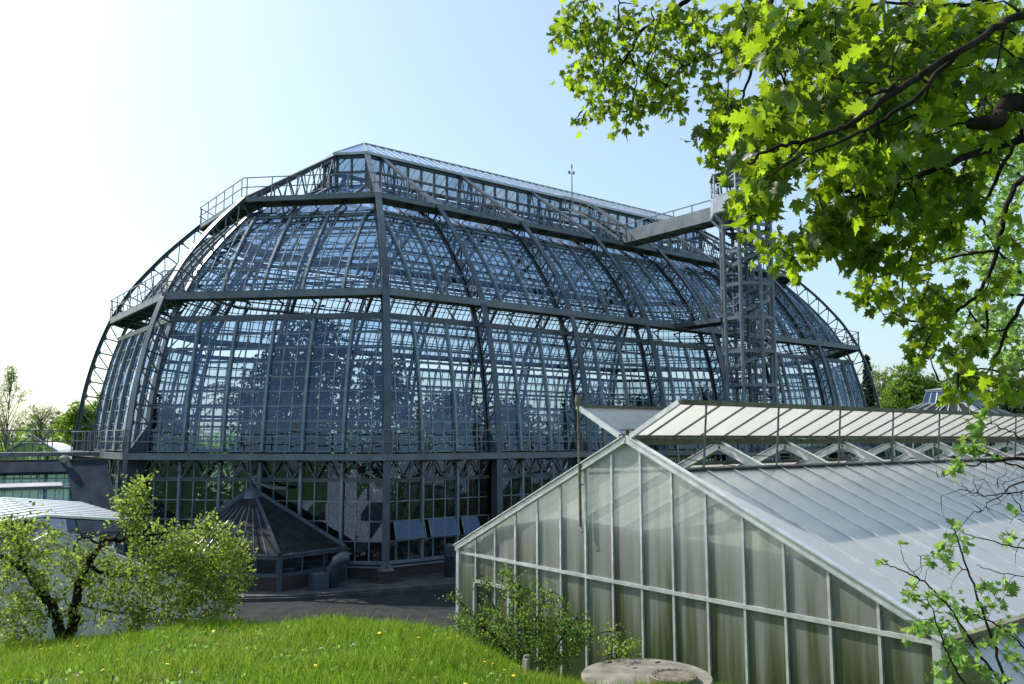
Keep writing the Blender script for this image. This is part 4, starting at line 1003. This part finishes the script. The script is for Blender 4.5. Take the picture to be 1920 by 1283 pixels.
for (u, v, ru, rv, n) in ((1790, 985, 12, 8, 6), (1775, 1015, 24, 16, 16), (1800, 1012, 22, 14, 12), (1770, 1050, 26, 18, 16), (1710, 1105, 18, 25, 22), (1740, 1120, 20, 20, 14), (1775, 1120, 28, 24, 24), (1850, 1095, 30, 14, 16), (1890, 1105, 22, 12, 14),
    (1720, 1175, 20, 18, 22), (1775, 1165, 25, 20, 20), (1830, 1150, 30, 22, 22), (1880, 1185, 30, 24, 26), (1790, 1200, 25, 15, 14), (1740, 1170, 18, 14, 12), (1800, 1240, 35, 20, 24), (1840, 1250, 20, 16, 14), (1760, 1250, 20, 12, 12), (1650, 1052, 12, 5, 6), (1690, 1020, 6, 4, 4), (1900, 1235, 20, 20, 14), (1850, 1210, 20, 14, 12), (1700, 1200, 8, 8, 3), (1770, 1280, 40, 14, 14), (1880, 1270, 30, 12, 12), (1745, 1052, 8, 5, 4), (1870, 1135, 16, 10, 8)):
    n = int(n * 1.05); P += [at(u + ru * rng.normal(0, .5), v + rv * rng.normal(0, .5), rng.uniform(5.0, 5.6)) for i in range(n)]
P = np.array(P); n = len(P); twigs(m, C3, P[::2], .0016, .1, 4)
V, Fa = leaves(P, rvec(n) + V3(0, 0, -.35), nrm(rng.normal(0, .6, (n, 3)) + V3(0, 0, .8)), rng.uniform(.028, .062, n), MAPLE, .4, .2)
build_np(V, Fa, 'foliage', M['sapling'], T3_); build(m, 'stem', M['bark'], T3_, True)
# bare twigs and small tufts above the roof, right edge
B4 = at(2010, 1350, 7.5); B4[2] = gh(B4[0], B4[1])
T4_ = thing('twiggy_shrub', 'almost bare arching twigs with few leaf tufts at the right edge above the roof', 'shrub', B4)
m = MB(); C4 = []
for pts, r0, r1 in [([(2010, 1350, 7.5), (2030, 1050, 7.4), (1990, 900, 7.3), (1920, 865, 7.2), (1840, 870, 7.2), (1790, 880, 7.2)], .03, .003), ([(1990, 900, 7.3), (1920, 880, 7.2), (1860, 855, 7.2), (1820, 850, 7.2), (1790, 860, 7.2)], .01, .002), ([(2000, 960, 7.3), (1930, 900, 7.2), (1870, 935, 7.2), (1840, 960, 7.2)], .012, .002),
    ([(2010, 1000, 7.3), (1940, 990, 7.2), (1905, 940, 7.2), (1870, 905, 7.2)], .01, .002), ([(1990, 900, 7.3), (1930, 830, 7.2), (1870, 800, 7.2), (1840, 790, 7.2)], .01, .002), ([(2010, 900, 7.3), (1900, 925, 7.2), (1830, 925, 7.2), (1800, 905, 7.2)], .008, .002)]:
    Q_ = spline(pxpts(pts), 7, .01); m.tube(Q_, list(np.linspace(r0, r1, len(Q_))), 6); C4.append(Q_)
C4 = np.concatenate(C4); tg = [C4[rng.integers(len(C4))] + rng.normal(0, .16, 3) for _ in range(130)]; twigs(m, C4, tg, .003, .1, 4); P = []
for (u, v, ru, rv, n) in ((1840, 780, 10, 8, 12), (1825, 800, 14, 12, 16), (1835, 815, 12, 8, 10), (1808, 840, 12, 12, 16), (1828, 840, 14, 14, 14), (1800, 870, 16, 8, 12), (1795, 880, 10, 12, 12), (1785, 890, 10, 12, 10), (1870, 860, 12, 5, 5), (1900, 955, 14, 6, 6), (1895, 1010, 30, 10, 10), (1880, 1020, 20, 10, 6)):
    P += [at(u + ru * rng.normal(0, .5), v + rv * rng.normal(0, .5), rng.uniform(7.1, 7.4)) for i in range(n)]
P = np.array(P); n = len(P); V, Fa = leaves(P, rvec(n), rvec(n) + V3(0, 0, .5), rng.uniform(.05, .09, n), LOBED, .4, .2)
build_np(V, Fa, 'foliage', M['sapling'], T4_); build(m, 'stem', M['bark'], T4_, True)

# ---------------------------------------------------------------- shrubs
def shrub(name, label, cat, base, stems, blobs, leaf, lm, tw, dens=1.0, tr=.006, bias=.0, gnorm=.4):
    t = thing(name, label, cat, base); m = MB(); C_ = []
    for pts, r0, r1 in stems:
        Q_ = spline(pxpts(pts), 7, .015); m.tube(Q_, list(np.linspace(r0, r1, len(Q_))), 7); C_.append(Q_)
    C_ = np.concatenate(C_); P = []
    for (u, v, ru, rv, n, d0, d1) in blobs:
        n = int(n * dens); k = 0
        cen = [(u + ru * math.sqrt(rng.random()) * math.cos(a), v + rv * math.sqrt(rng.random()) * math.sin(a), rng.uniform(d0, d1)) for a in rng.random(max(3, n // 14)) * 6.283]
        for c in cen:
            p = at(*c)
            dirv = unit(rng.normal(0, 1, 3) + V3(0, 0, .6)); L_ = rng.uniform(.15, .45)
            for j in range(14): P.append(p + dirv * L_ * (j / 14 - .3) + rng.normal(0, .035, 3))
    P = np.array(P); n = len(P); twigs(m, C_, P[rng.choice(n, min(tw, n), replace=False)], tr, .1, 4)
    V, Fa = leaves(P, rvec(n) + V3(0, 0, .3), nrm(rvec(n) + V3(0, 0, gnorm)), rng.uniform(leaf * .55, leaf * 1.1, n), SMALL, .35, .2)
    build_np(V, Fa, 'foliage', M[lm], t); build(m, 'stem', M['bark'], t, True); return t
b = at(125, 1215, 12.2); b[2] = gh(b[0], b[1])
shrub('spreading_shrub', 'wide light green shrub on dark crooked trunks at the left edge of the mound', 'shrub', b,
 [([(120, 1250, 12.2), (135, 1170, 12.2), (145, 1110, 12.2), (165, 1060, 12.2), (190, 1020, 12.3), (225, 1010, 12.4), (290, 1003, 12.6)], .085, .02), ([(125, 1250, 12.2), (105, 1160, 12.1), (75, 1105, 12.0), (45, 1065, 11.9), (0, 1045, 11.8), (-60, 1040, 11.7)], .085, .03),
  ([(190, 1020, 12.3), (150, 1010, 12.3), (130, 1050, 12.3)], .02, .006), ([(165, 1060, 12.2), (230, 1080, 12.6), (320, 1060, 12.9), (400, 1050, 13)], .03, .008), ([(200, 1015, 12.3), (240, 985, 12.4), (255, 930, 12.5), (260, 905, 12.5)], .015, .004), ([(290, 1003, 12.6), (350, 990, 12.8), (420, 1000, 13), (460, 1030, 13)], .018, .004),
  ([(45, 1065, 11.9), (30, 1000, 11.9), (20, 970, 11.9)], .02, .005), ([(140, 1130, 12.2), (250, 1150, 12.6), (350, 1120, 12.9)], .02, .005)],
 [(257, 925, 16, 30, 230, 12.2, 12.8), (250, 970, 26, 26, 260, 12.2, 12.8), (225, 955, 10, 20, 60, 12.3, 12.7), (20, 1010, 40, 35, 330, 11.4, 12.5), (70, 1010, 45, 40, 300, 11.6, 12.6), (30, 1100, 60, 60, 620, 11.3, 12.6), (110, 1080, 50, 50, 330, 11.6, 12.8), (40, 1170, 50, 40, 430, 11.4, 12.4), (140, 1140, 40, 40, 170, 11.8, 12.4),
  (300, 1020, 60, 35, 520, 12.2, 13.4), (380, 1040, 70, 55, 1050, 12.2, 13.6), (330, 1090, 80, 60, 1050, 12.2, 13.4), (420, 1080, 50, 50, 620, 12.3, 13.5), (250, 1100, 60, 50, 450, 12, 13), (390, 1130, 60, 30, 420, 12.4, 13.4), (230, 1160, 50, 30, 300, 12, 12.9), (310, 1160, 60, 22, 330, 12.2, 13), (405, 990, 30, 14, 90, 12.5, 13.3), (180, 1050, 40, 40, 260, 11.9, 12.8), (440, 1035, 30, 30, 200, 12.6, 13.4), (200, 1100, 40, 40, 200, 12, 13)],
 .060, 'shrub', 520, 2.05)
b = at(990, 1240, 12.6); b[2] = gh(b[0], b[1])
shrub('round_shrub', 'dark leafy shrub at the foot of the greenhouse gable', 'shrub', b,
 [([(1000, 1290, 12.6), (990, 1200, 12.6), (975, 1140, 12.7), (960, 1090, 12.7)], .03, .005), ([(1000, 1290, 12.6), (930, 1200, 12.5), (880, 1150, 12.6), (850, 1115, 12.7)], .03, .004), ([(1000, 1290, 12.6), (1050, 1200, 12.5), (1080, 1160, 12.5)], .025, .005), ([(990, 1200, 12.6), (1020, 1120, 12.6), (1040, 1110, 12.6)], .012, .004), ([(1000, 1260, 12.6), (930, 1150, 12.6), (905, 1080, 12.6)], .015, .003)],
 [(905, 1100, 10, 26, 60, 12.4, 12.9), (950, 1090, 22, 20, 120, 12.3, 13), (975, 1110, 32, 28, 180, 12.2, 13), (1035, 1130, 30, 24, 150, 12.2, 13), (870, 1170, 30, 28, 190, 12.2, 13), (920, 1180, 45, 40, 500, 12.1, 13), (980, 1190, 55, 48, 820, 12.0, 13), (1050, 1200, 50, 45, 700, 12.0, 12.9), (1085, 1185, 26, 28, 220, 12.1, 12.8), (850, 1130, 8, 20, 26, 12.4, 12.8), (1020, 1240, 50, 30, 420, 11.8, 12.6), (900, 1210, 30, 22, 160, 12.1, 12.8)],
 .050, 'shrub2', 320, 1.7)
b = at(1155, 1250, 12.0); b[2] = gh(b[0], b[1])
shrub('small_shrub', 'small reddish green shrub just left of the concrete lid', 'shrub', b,
 [([(1140, 1260, 12), (1150, 1210, 12), (1148, 1185, 12)], .012, .003), ([(1145, 1255, 12), (1175, 1220, 12), (1185, 1200, 12)], .01, .003)],
 [(1150, 1190, 14, 14, 70, 11.7, 12.3), (1160, 1215, 32, 16, 240, 11.6, 12.3), (1185, 1225, 14, 12, 70, 11.7, 12.2), (1140, 1232, 18, 8, 60, 11.7, 12.2)], .055, 'shrub', 40)

# ---------------------------------------------------------------- trees beyond
def tree(name, label, uvc, Z, halfw, v_top, v_bot, n, leafn, lsize, mt, bare=False, shape='round', group=None, bark='bark_far', dep=None):
    top = at(uvc, v_top, Z); ht = top[2] - G0; c = at(uvc, 822, Z); base = V3(c[0], c[1], G0); t = thing(name, label, 'tree', base, group)
    wdt = halfw * Z / F; m = MB(); zb = at(uvc, v_bot, Z)[2]; zb = max(zb, G0 + .5)
    m.tube([base, base + V3(0, 0, (zb - G0) * .8), base + V3(.1, 0, ht * .75)], [max(.12, wdt * .07), max(.1, wdt * .05), .03], 7)
    tips = []; nb = 60 if bare else 26
    for k in range(nb):
        f = rng.random() ** .8; zz = zb + (top[2] - zb) * f
        if shape == 'round': rr = wdt * math.sqrt(max(.05, 1 - (2 * f - .95) ** 2))
        elif shape == 'col': rr = wdt * min(1, (1.02 - f) * 3) * min(1, .4 + f * 2)
        else: rr = wdt * (1 - f) * 1.0 + .1
        a = rng.random() * 6.283; q = V3(base[0] + rr * math.cos(a), base[1] + rr * math.sin(a), zz)
        s0 = base + V3(0, 0, max(.5, min((zz - G0) - rr * (1.0 if shape != 'col' else 2.2), ht * .74)))
        if shape == 'cone': s0 = base + V3(0, 0, zz - G0 + .2)
        mid = (s0 + q) / 2 + V3(0, 0, .12 * rr) + rng.normal(0, .06 * rr, 3); m.tube([s0, mid, q], [wdt * .022 + .01, wdt * .012 + .008, .012], 4); tips += [mid, q, (mid + q) / 2]
        if bare:
            for _ in range(10):
                s = mid + (q - mid) * rng.random(); e = s + unit(q - mid + rng.normal(0, .5, 3) * rr) * rr * rng.uniform(.2, .45); m.tube([s, (s + e) / 2 + rng.normal(0, .03 * rr, 3), e], [.018, .013, .006], 3); tips.append(e)
    if leafn:
        tips = np.array(tips); nc = n; P = []
        for k in range(nc):
            if shape == 'round':
                d = unit(rng.normal(0, 1, 3)); q = base + V3(0, 0, (zb + top[2]) / 2 - G0) + d * V3(wdt, wdt, (top[2] - zb) / 2) * rng.uniform(.45, .95) * (1 + .12 * math.sin(5 * d[0] + 3 * d[2]))
            elif shape == 'cone':
                f = rng.random() ** 1.3; rr = wdt * (1 - f) * rng.uniform(.4, 1.15); a = rng.random() * 6.283; q = V3(base[0] + rr * math.cos(a), base[1] + rr * math.sin(a), zb + (top[2] - zb) * f - .25 * rr)
            else: q = tips[rng.integers(len(tips))] + rng.normal(0, .1 * wdt, 3)
            P.append(q)
        P = np.repeat(np.array(P), leafn, 0); P = P + rng.normal(0, 1, P.shape) * wdt * (.10 if shape != 'cone' else .07) * V3(1, 1, .6); nn = len(P)
        V, Fa = leaves(P, rvec(nn), nrm(rvec(nn) + V3(0, 0, .3)), rng.uniform(.6, 1.2, nn) * lsize, TUFT, .3, .2); build_np(V, Fa, 'crown', M[mt], t)
    build(m, 'trunk', M[bark], t); return t
tree('poplar_tree', 'tall narrow poplar with thin upright branches at the left edge', 12, 120, 27, 682, 850, 420, 9, .17, 'tree_pale', True, 'col')
tree('bare_tree', 'nearly leafless rounded tree right of the poplar', 74, 130, 36, 754, 820, 60, 6, .3, 'tree_pale', True)
tree('leafing_tree', 'yellow-green tree just left of the dome above the curved roof', 148, 110, 36, 752, 835, 260, 20, .3, 'tree', False)
tree('leafing_tree', 'tree seen through the leftmost rib of the dome', 195, 125, 32, 735, 835, 220, 18, .32, 'tree', False)
tree('conifer_tree', 'dark pointed conifer right of the dome', 1632, 120, 22, 664, 840, 330, 12, .42, 'conifer', False, 'cone', bark='bark')
tree('round_tree', 'pale yellow-green tree crown behind the dark conifer', 1656, 160, 34, 682, 840, 300, 22, .4, 'tree_pale')
tree('round_tree', 'broad bright green tree left of the distant lantern greenhouse', 1712, 125, 56, 684, 830, 700, 30, .36, 'tree')
tree('round_tree', 'green tree hidden partly behind the distant lantern', 1800, 150, 60, 706, 830, 420, 26, .42, 'tree')
tree('round_tree', 'brownish thin tree right of the distant lantern', 1850, 135, 40, 720, 830, 90, 8, .4, 'tree_pale', True)
tree('round_tree', 'dark green tree at the far right edge behind the maple leaves', 1930, 130, 60, 700, 840, 260, 18, .5, 'conifer')
# far belt of trees behind everything
P = []
for k in range(1500):
    u = rng.uniform(-700, 3600); Zf = rng.uniform(175, 240); hh = 5 + 5 * abs(math.sin(u * .013) * math.sin(u * .0047 + 1)) + rng.uniform(-1, 1)
    c = at(u, 822, Zf); P.append(V3(c[0], c[1], G0 + hh * rng.random() ** .6))
P = np.repeat(np.array(P), 14, 0); P += rng.normal(0, 1.3, P.shape); nn = len(P)
V, Fa = leaves(P, rvec(nn), rvec(nn), rng.uniform(.8, 1.8, nn), TUFT, .3, .2)
struct(build_np(V, Fa, 'distant_trees', M['tree']), 'stuff', 'far belt of trees on the horizon')
bpy.data.objects['distant_trees']['category'] = 'woodland'

# ---------------------------------------------------------------- plants inside the dome
def jungle(kind, x, y, h, label, w=2.4):
    base = V3(x, y, -.35); t = thing(kind, label, 'palm' if kind == 'palm' else 'plant', base, 'plants inside the dome'); m = MB()
    if kind == 'palm':
        lean = rng.normal(0, .5, 2); topp = base + V3(lean[0], lean[1], h * .72); m.tube([base, (base + topp) / 2 + V3(.15, 0, 0), topp], [.22, .16, .13], 8); fr = MB()
        for k in range(26):
            a = k * 2.4; el = rng.uniform(.1, 1.2); L_ = w * rng.uniform(.9, 1.3); pts = [topp + V3(math.cos(a) * L_ * s * math.cos(el * (1 - s * .6)), math.sin(a) * L_ * s * math.cos(el * (1 - s * .6)), L_ * (math.sin(el) * s - .75 * s * s)) for s in np.linspace(0, 1, 8)]
            fr.tube(pts, .02, 3)
            for s in range(1, 8):
                d = unit(pts[s] - pts[s - 1])
                for q in (0, .5):
                    pp = pts[s - 1] * (1 - q) + pts[s] * q; sd_ = unit(np.cross(d, (0, 0, 1)))
                    for g in (-1, 1): e = pp + sd_ * g * .6 * (1.15 - s / 8) + d * .25 - V3(0, 0, .18); fr.add([pp, pp + d * .10, e], [(0, 1, 2)])
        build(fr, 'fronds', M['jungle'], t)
    else:
        m.tube([base, base + V3(.2, .1, h * .5), base + V3(.1, 0, h * .9)], [.2, .14, .05], 7); nc = int(80 * w); P = []
        for k in range(nc):
            f = rng.random() ** .7; z = h * (.08 + .92 * f); rr = w * (math.sqrt(max(.08, 1 - (1.7 * f - .75) ** 2))) * rng.random() ** .5; a = rng.random() * 6.283
            q = base + V3(rr * math.cos(a), rr * math.sin(a), z); P.append(q)
            if k % 3 == 0: m.tube([base + V3(0, 0, z * .8), q], [.04, .012], 4)
        P = np.repeat(np.array(P), 22, 0); P += rng.normal(0, .36, P.shape); nn = len(P)
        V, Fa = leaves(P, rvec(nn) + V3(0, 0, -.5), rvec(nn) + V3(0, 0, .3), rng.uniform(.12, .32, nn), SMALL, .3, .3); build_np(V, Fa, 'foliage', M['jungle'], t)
    build(m, 'trunk', M['bark'], t)
for a in [('tropical_tree', -6.5, -7.5, 11.5, 'tall dark tree behind the front facet left of the main hip rib', 2.7), ('tropical_tree', -3.2, -9.2, 9.6, 'tall dark tree just right of the front hip rib inside the dome', 2.2), ('palm', -9.5, -3.5, 10.5, 'palm inside the left facet of the dome', 3.0), ('tropical_tree', -7.9, -7.6, 6.2, 'leafy plant inside behind the pavilion roof', 2.5), ('palm', 1.8, -9.5, 8.0, 'palm inside the second bay right of the front hip', 2.6),
          ('tropical_tree', 5.5, -8.5, 7.4, 'broad leafy tree inside the third bay of the long side', 2.6), ('palm', 8.8, -10.0, 7.2, 'spiky palm inside above the greenhouse ridge end', 2.6), ('tropical_tree', 12.5, -8, 8.6, 'leafy tree inside the fourth bay of the long side', 2.6), ('tropical_tree', 18, -8, 8.2, 'leafy tree inside the dome left of the stair tower', 2.8), ('tropical_tree', 24, -8, 8.8, 'leafy tree inside the dome right of the stair tower', 3.0),
          ('tropical_tree', -11.3, 3.5, 7.5, 'leafy tree inside the far left end of the dome', 2.5), ('tropical_tree', -4, 2, 10.8, 'large tree in the middle of the near end of the dome', 3.4), ('tropical_tree', 9, 3, 8.5, 'broad tree deep inside the middle of the dome', 3.6), ('palm', 20, 2, 9.5, 'tall palm deep inside the far half of the dome', 3.0), ('tropical_tree', -6.2, -8.9, 3.6, 'low bush inside at the base left of the hip rib', 2.2), ('tropical_tree', 0, -11, 4.2, 'low bush inside behind the open vent windows', 2.4), ('tropical_tree', 6, -11.2, 4.4, 'low bush inside at the base of the third bay', 2.4), ('tropical_tree', -11.2, -2.5, 4.5, 'low bush inside at the base of the left end', 2.2)]:
    jungle(a[0], a[1], a[2], a[3] + .35, a[4], a[5])
P = []
for k in range(1500):
    q = V3(rng.uniform(-12.6, LEN + 12.6), rng.uniform(-12.6, 12.6), 0)
    ex = max(0, -q[0], q[0] - LEN)
    if ex * .924 + abs(q[1]) * .383 > 12.4 or (ex + abs(q[1])) > 17: continue
    q[2] = -.3 + 3.4 * rng.random() ** .8 * (.6 + .5 * math.sin(q[0] * .7) * math.sin(q[1] * .6)) ; P.append(q)
P = np.repeat(np.array(P), 12, 0); P += rng.normal(0, .42, P.shape) * V3(1, 1, .6); nn = len(P)
V, Fa = leaves(P, rvec(nn), rvec(nn) + V3(0, 0, .5), rng.uniform(.3, .62, nn), SMALL, .3, .3)
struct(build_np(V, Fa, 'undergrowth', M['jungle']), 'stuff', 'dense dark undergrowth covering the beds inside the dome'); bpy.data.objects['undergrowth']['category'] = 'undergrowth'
m = MB(); hx = [(-K * 13.9, -13.9), (-13.9, -K * 13.9), (-13.9, K * 13.9), (-K * 13.9, 13.9), (LEN + K * 13.9, 13.9), (LEN + 13.9, K * 13.9), (LEN + 13.9, -K * 13.9), (LEN + K * 13.9, -13.9)]
m.slab([V3(a, b_, -.4) for a, b_ in hx], .1); o = build(m, 'planting_bed', M['earth'], GH)

# ---------------------------------------------------------------- grass on the mound
def scatter(n, Z0, Z1, u0=-350, u1=2100, p=1.0):
    Zs = (Z0 ** p + (Z1 ** p - Z0 ** p) * rng.random(n)) ** (1 / p); us = rng.uniform(u0, u1, n)
    x = CAM[0] + Zs * FWH[0] + (us - 960) / F * Zs * RTH[0]; y = CAM[1] + Zs * FWH[1] + (us - 960) / F * Zs * RTH[1]; return x, y
xs_, ys_ = [], []
for n_, a_, b_ in ((75000, 5.2, 9.5), (95000, 9.5, 13.6)):
    x, y = scatter(n_, a_, b_, -250, 1500, 1.4); xs_.append(x); ys_.append(y)
x = np.concatenate(xs_); y = np.concatenate(ys_)
LID = at(1212, 1266, 11.0)
keep = (np.hypot(x - LID[0], y - LID[1]) > .92); x, y = x[keep], y[keep]; z = ground_h(x, y); n = len(x)
patch = .5 + .5 * np.sin(x * 2.1 + 1.3 * np.sin(y * 1.7)) * np.sin(y * 2.3 + 1.1 * np.sin(x * 1.2))
hgt = rng.uniform(.04, .14, n) * (.5 + 1.1 * patch) * np.where(rng.random(n) < .06, 1.7, 1); a = rng.random(n) * 6.283; lean = rng.uniform(.15, .8, n) * hgt
wv = np.stack([np.cos(a), np.sin(a), 0 * a], 1) * (rng.uniform(.0022, .0045, n)[:, None]); b2 = rng.random(n) * 6.283
ld = np.stack([np.cos(b2), np.sin(b2), 0 * a], 1); B = np.stack([x, y, z - .01], 1); up1 = np.zeros((n, 3)); up1[:, 2] = hgt
V = np.stack([B - wv, B + wv, B + up1 * .55 + ld * lean[:, None] * .3 + wv * .8, B + up1 * .55 + ld * lean[:, None] * .3 - wv * .8, B + up1 + ld * lean[:, None]], 1).reshape(-1, 3)
o = (np.arange(n) * 5)[:, None]; Fa = np.concatenate([np.stack([o[:, 0], o[:, 0] + 1, o[:, 0] + 2], 1), np.stack([o[:, 0], o[:, 0] + 2, o[:, 0] + 3], 1), np.stack([o[:, 0] + 3, o[:, 0] + 2, o[:, 0] + 4], 1)], 0)
struct(build_np(V, Fa, 'grass', M['grass']), 'stuff', 'bright green meadow grass on the mound'); bpy.data.objects['grass']['category'] = 'grass'
# broad weeds
x, y = scatter(1300, 5.6, 12.4, -200, 1150, 1.3); P = np.stack([x, y, ground_h(x, y) + .02], 1); P = np.repeat(P, 6, 0); nn = len(P); D = rvec(nn); D[:, 2] = np.abs(D[:, 2]) * .6 + .2
V, Fa = leaves(P, D, np.tile(V3(0, 0, 1), (nn, 1)) + .3 * rvec(nn), rng.uniform(.022, .075, nn), SMALL, .3, .3)
struct(build_np(V, Fa, 'weeds', M['sapling']), 'stuff', 'low broad-leaved weeds among the grass'); bpy.data.objects['weeds']['category'] = 'weeds'
n = 5200; x, y = scatter(n * 2, 5.4, 12.6, -250, 1300, 1.2); k = (np.sin(x * 1.7 + 2) * np.sin(y * 1.9) + .35 * rng.normal(0, 1, len(x))) > .45; x, y = x[k], y[k]; P = np.stack([x, y, ground_h(x, y) + rng.uniform(.02, .07, len(x))], 1)
V, Fa = leaves(P, rvec(len(P)), rvec(len(P)) + V3(0, 0, .8), rng.uniform(.015, .045, len(P)), SMALL, .4, .3)
struct(build_np(V, Fa, 'leaf_litter', M['litter']), 'stuff', 'pale dry leaf litter scattered in the grass'); bpy.data.objects['leaf_litter']['category'] = 'leaf litter'
# dandelions
dm = MB(); dm.tube([(0, 0, -.02), (.005, 0, .05), (0, .005, .09)], .002, 4); stem = None
proto = None
dx, dy = scatter(32, 6.2, 11.8, 60, 1000, 1.2)
for i in range(len(dx)):
    c = V3(dx[i], dy[i], float(ground_h(dx[i], dy[i])))
    if proto is None:
        t = thing('dandelion', 'small yellow dandelion flower in the grass of the mound', 'flower', c, 'dandelions in the grass'); m = MB(); m.tube([c, c + V3(.004, 0, .06), c + V3(0, .004, .115)], .0022, 5)
        s = build(m, 'stalk', M['sapling'], t); m = MB(); m.lathe(c + V3(0, .004, .113), [(.004, -.004), (.019, .002), (.021, .008), (.013, .012), (.004, .013)], 12); h = build(m, 'flower_head', M['yellow'], t); proto = (t, s, h)
    else:
        t = proto[0].copy(); scene.collection.objects.link(t); t.location = c; t.rotation_euler = (rng.normal(0, .25), rng.normal(0, .25), rng.random() * 6)
        for ch in proto[1:]: q = ch.copy(); scene.collection.objects.link(q); q.parent = t
# concrete lid with the iron cover
lz = gh(LID[0], LID[1]); lz = max(LID[2], lz + .04)
c = V3(LID[0], LID[1], lz)
m = MB(); m.lathe(c, [(.83, -.30), (.85, -.28), (.86, -.02), (.845, 0), (.3, .012), (.02, .014)], 64)
o = tag(build(m, 'concrete_lid', M['concrete'], base=c), 'round weathered concrete shaft lid lying in the grass before the greenhouse', 'shaft lid')
c2 = at(1262, 1258, 10.75); c2 = V3(c2[0], c2[1], lz + .014)
t = thing('manhole_cover', 'rusty round iron manhole cover set on the concrete lid', 'manhole cover', c2)
m = MB(); m.lathe(c2, [(.31, 0), (.31, .055), (.30, .065), (.235, .065), (.23, .05)], 48, False); build(m, 'outer_ring', M['iron'], t)
m = MB(); m.lathe(c2, [(.225, .0), (.225, .058), (.21, .062), (.20, .056), (.02, .056)], 48)
for k in range(20): a = k / 20 * 6.283; m.box(c2 + V3(.265 * math.cos(a) - .012, .265 * math.sin(a) - .012, .06), c2 + V3(.265 * math.cos(a) + .012, .265 * math.sin(a) + .012, .072))
build(m, 'inner_plate', M['iron'], t)
for i, (u, v, zz) in enumerate(((1143, 1237, 11.6), (1233, 1238, 11.6), (1190, 1245, 11.3))):
    p = at(u, v, zz); p = V3(p[0], p[1], lz + .006); m = MB(); p = p - c; m.box(p + V3(-.04, -.012, -.01), p + V3(.04, .012, .012)); build(m, 'lifting_slot', M['dark'], o)
# stake
p = at(986, 1235, 11.4); p[2] = gh(p[0], p[1]); m = MB(); m.beam(p - V3(0, 0, .2), p + V3(.02, .01, .24), .09, .035, (0, 1, 0)); m.beam(p - V3(.05, .03, .2), p + V3(-.03, -.03, .20), .035, .09, (0, 1, 0))
tag(build(m, 'wooden_stake', M['wood'], base=p), 'short grey wooden stake in the grass before the dark shrub', 'stake')
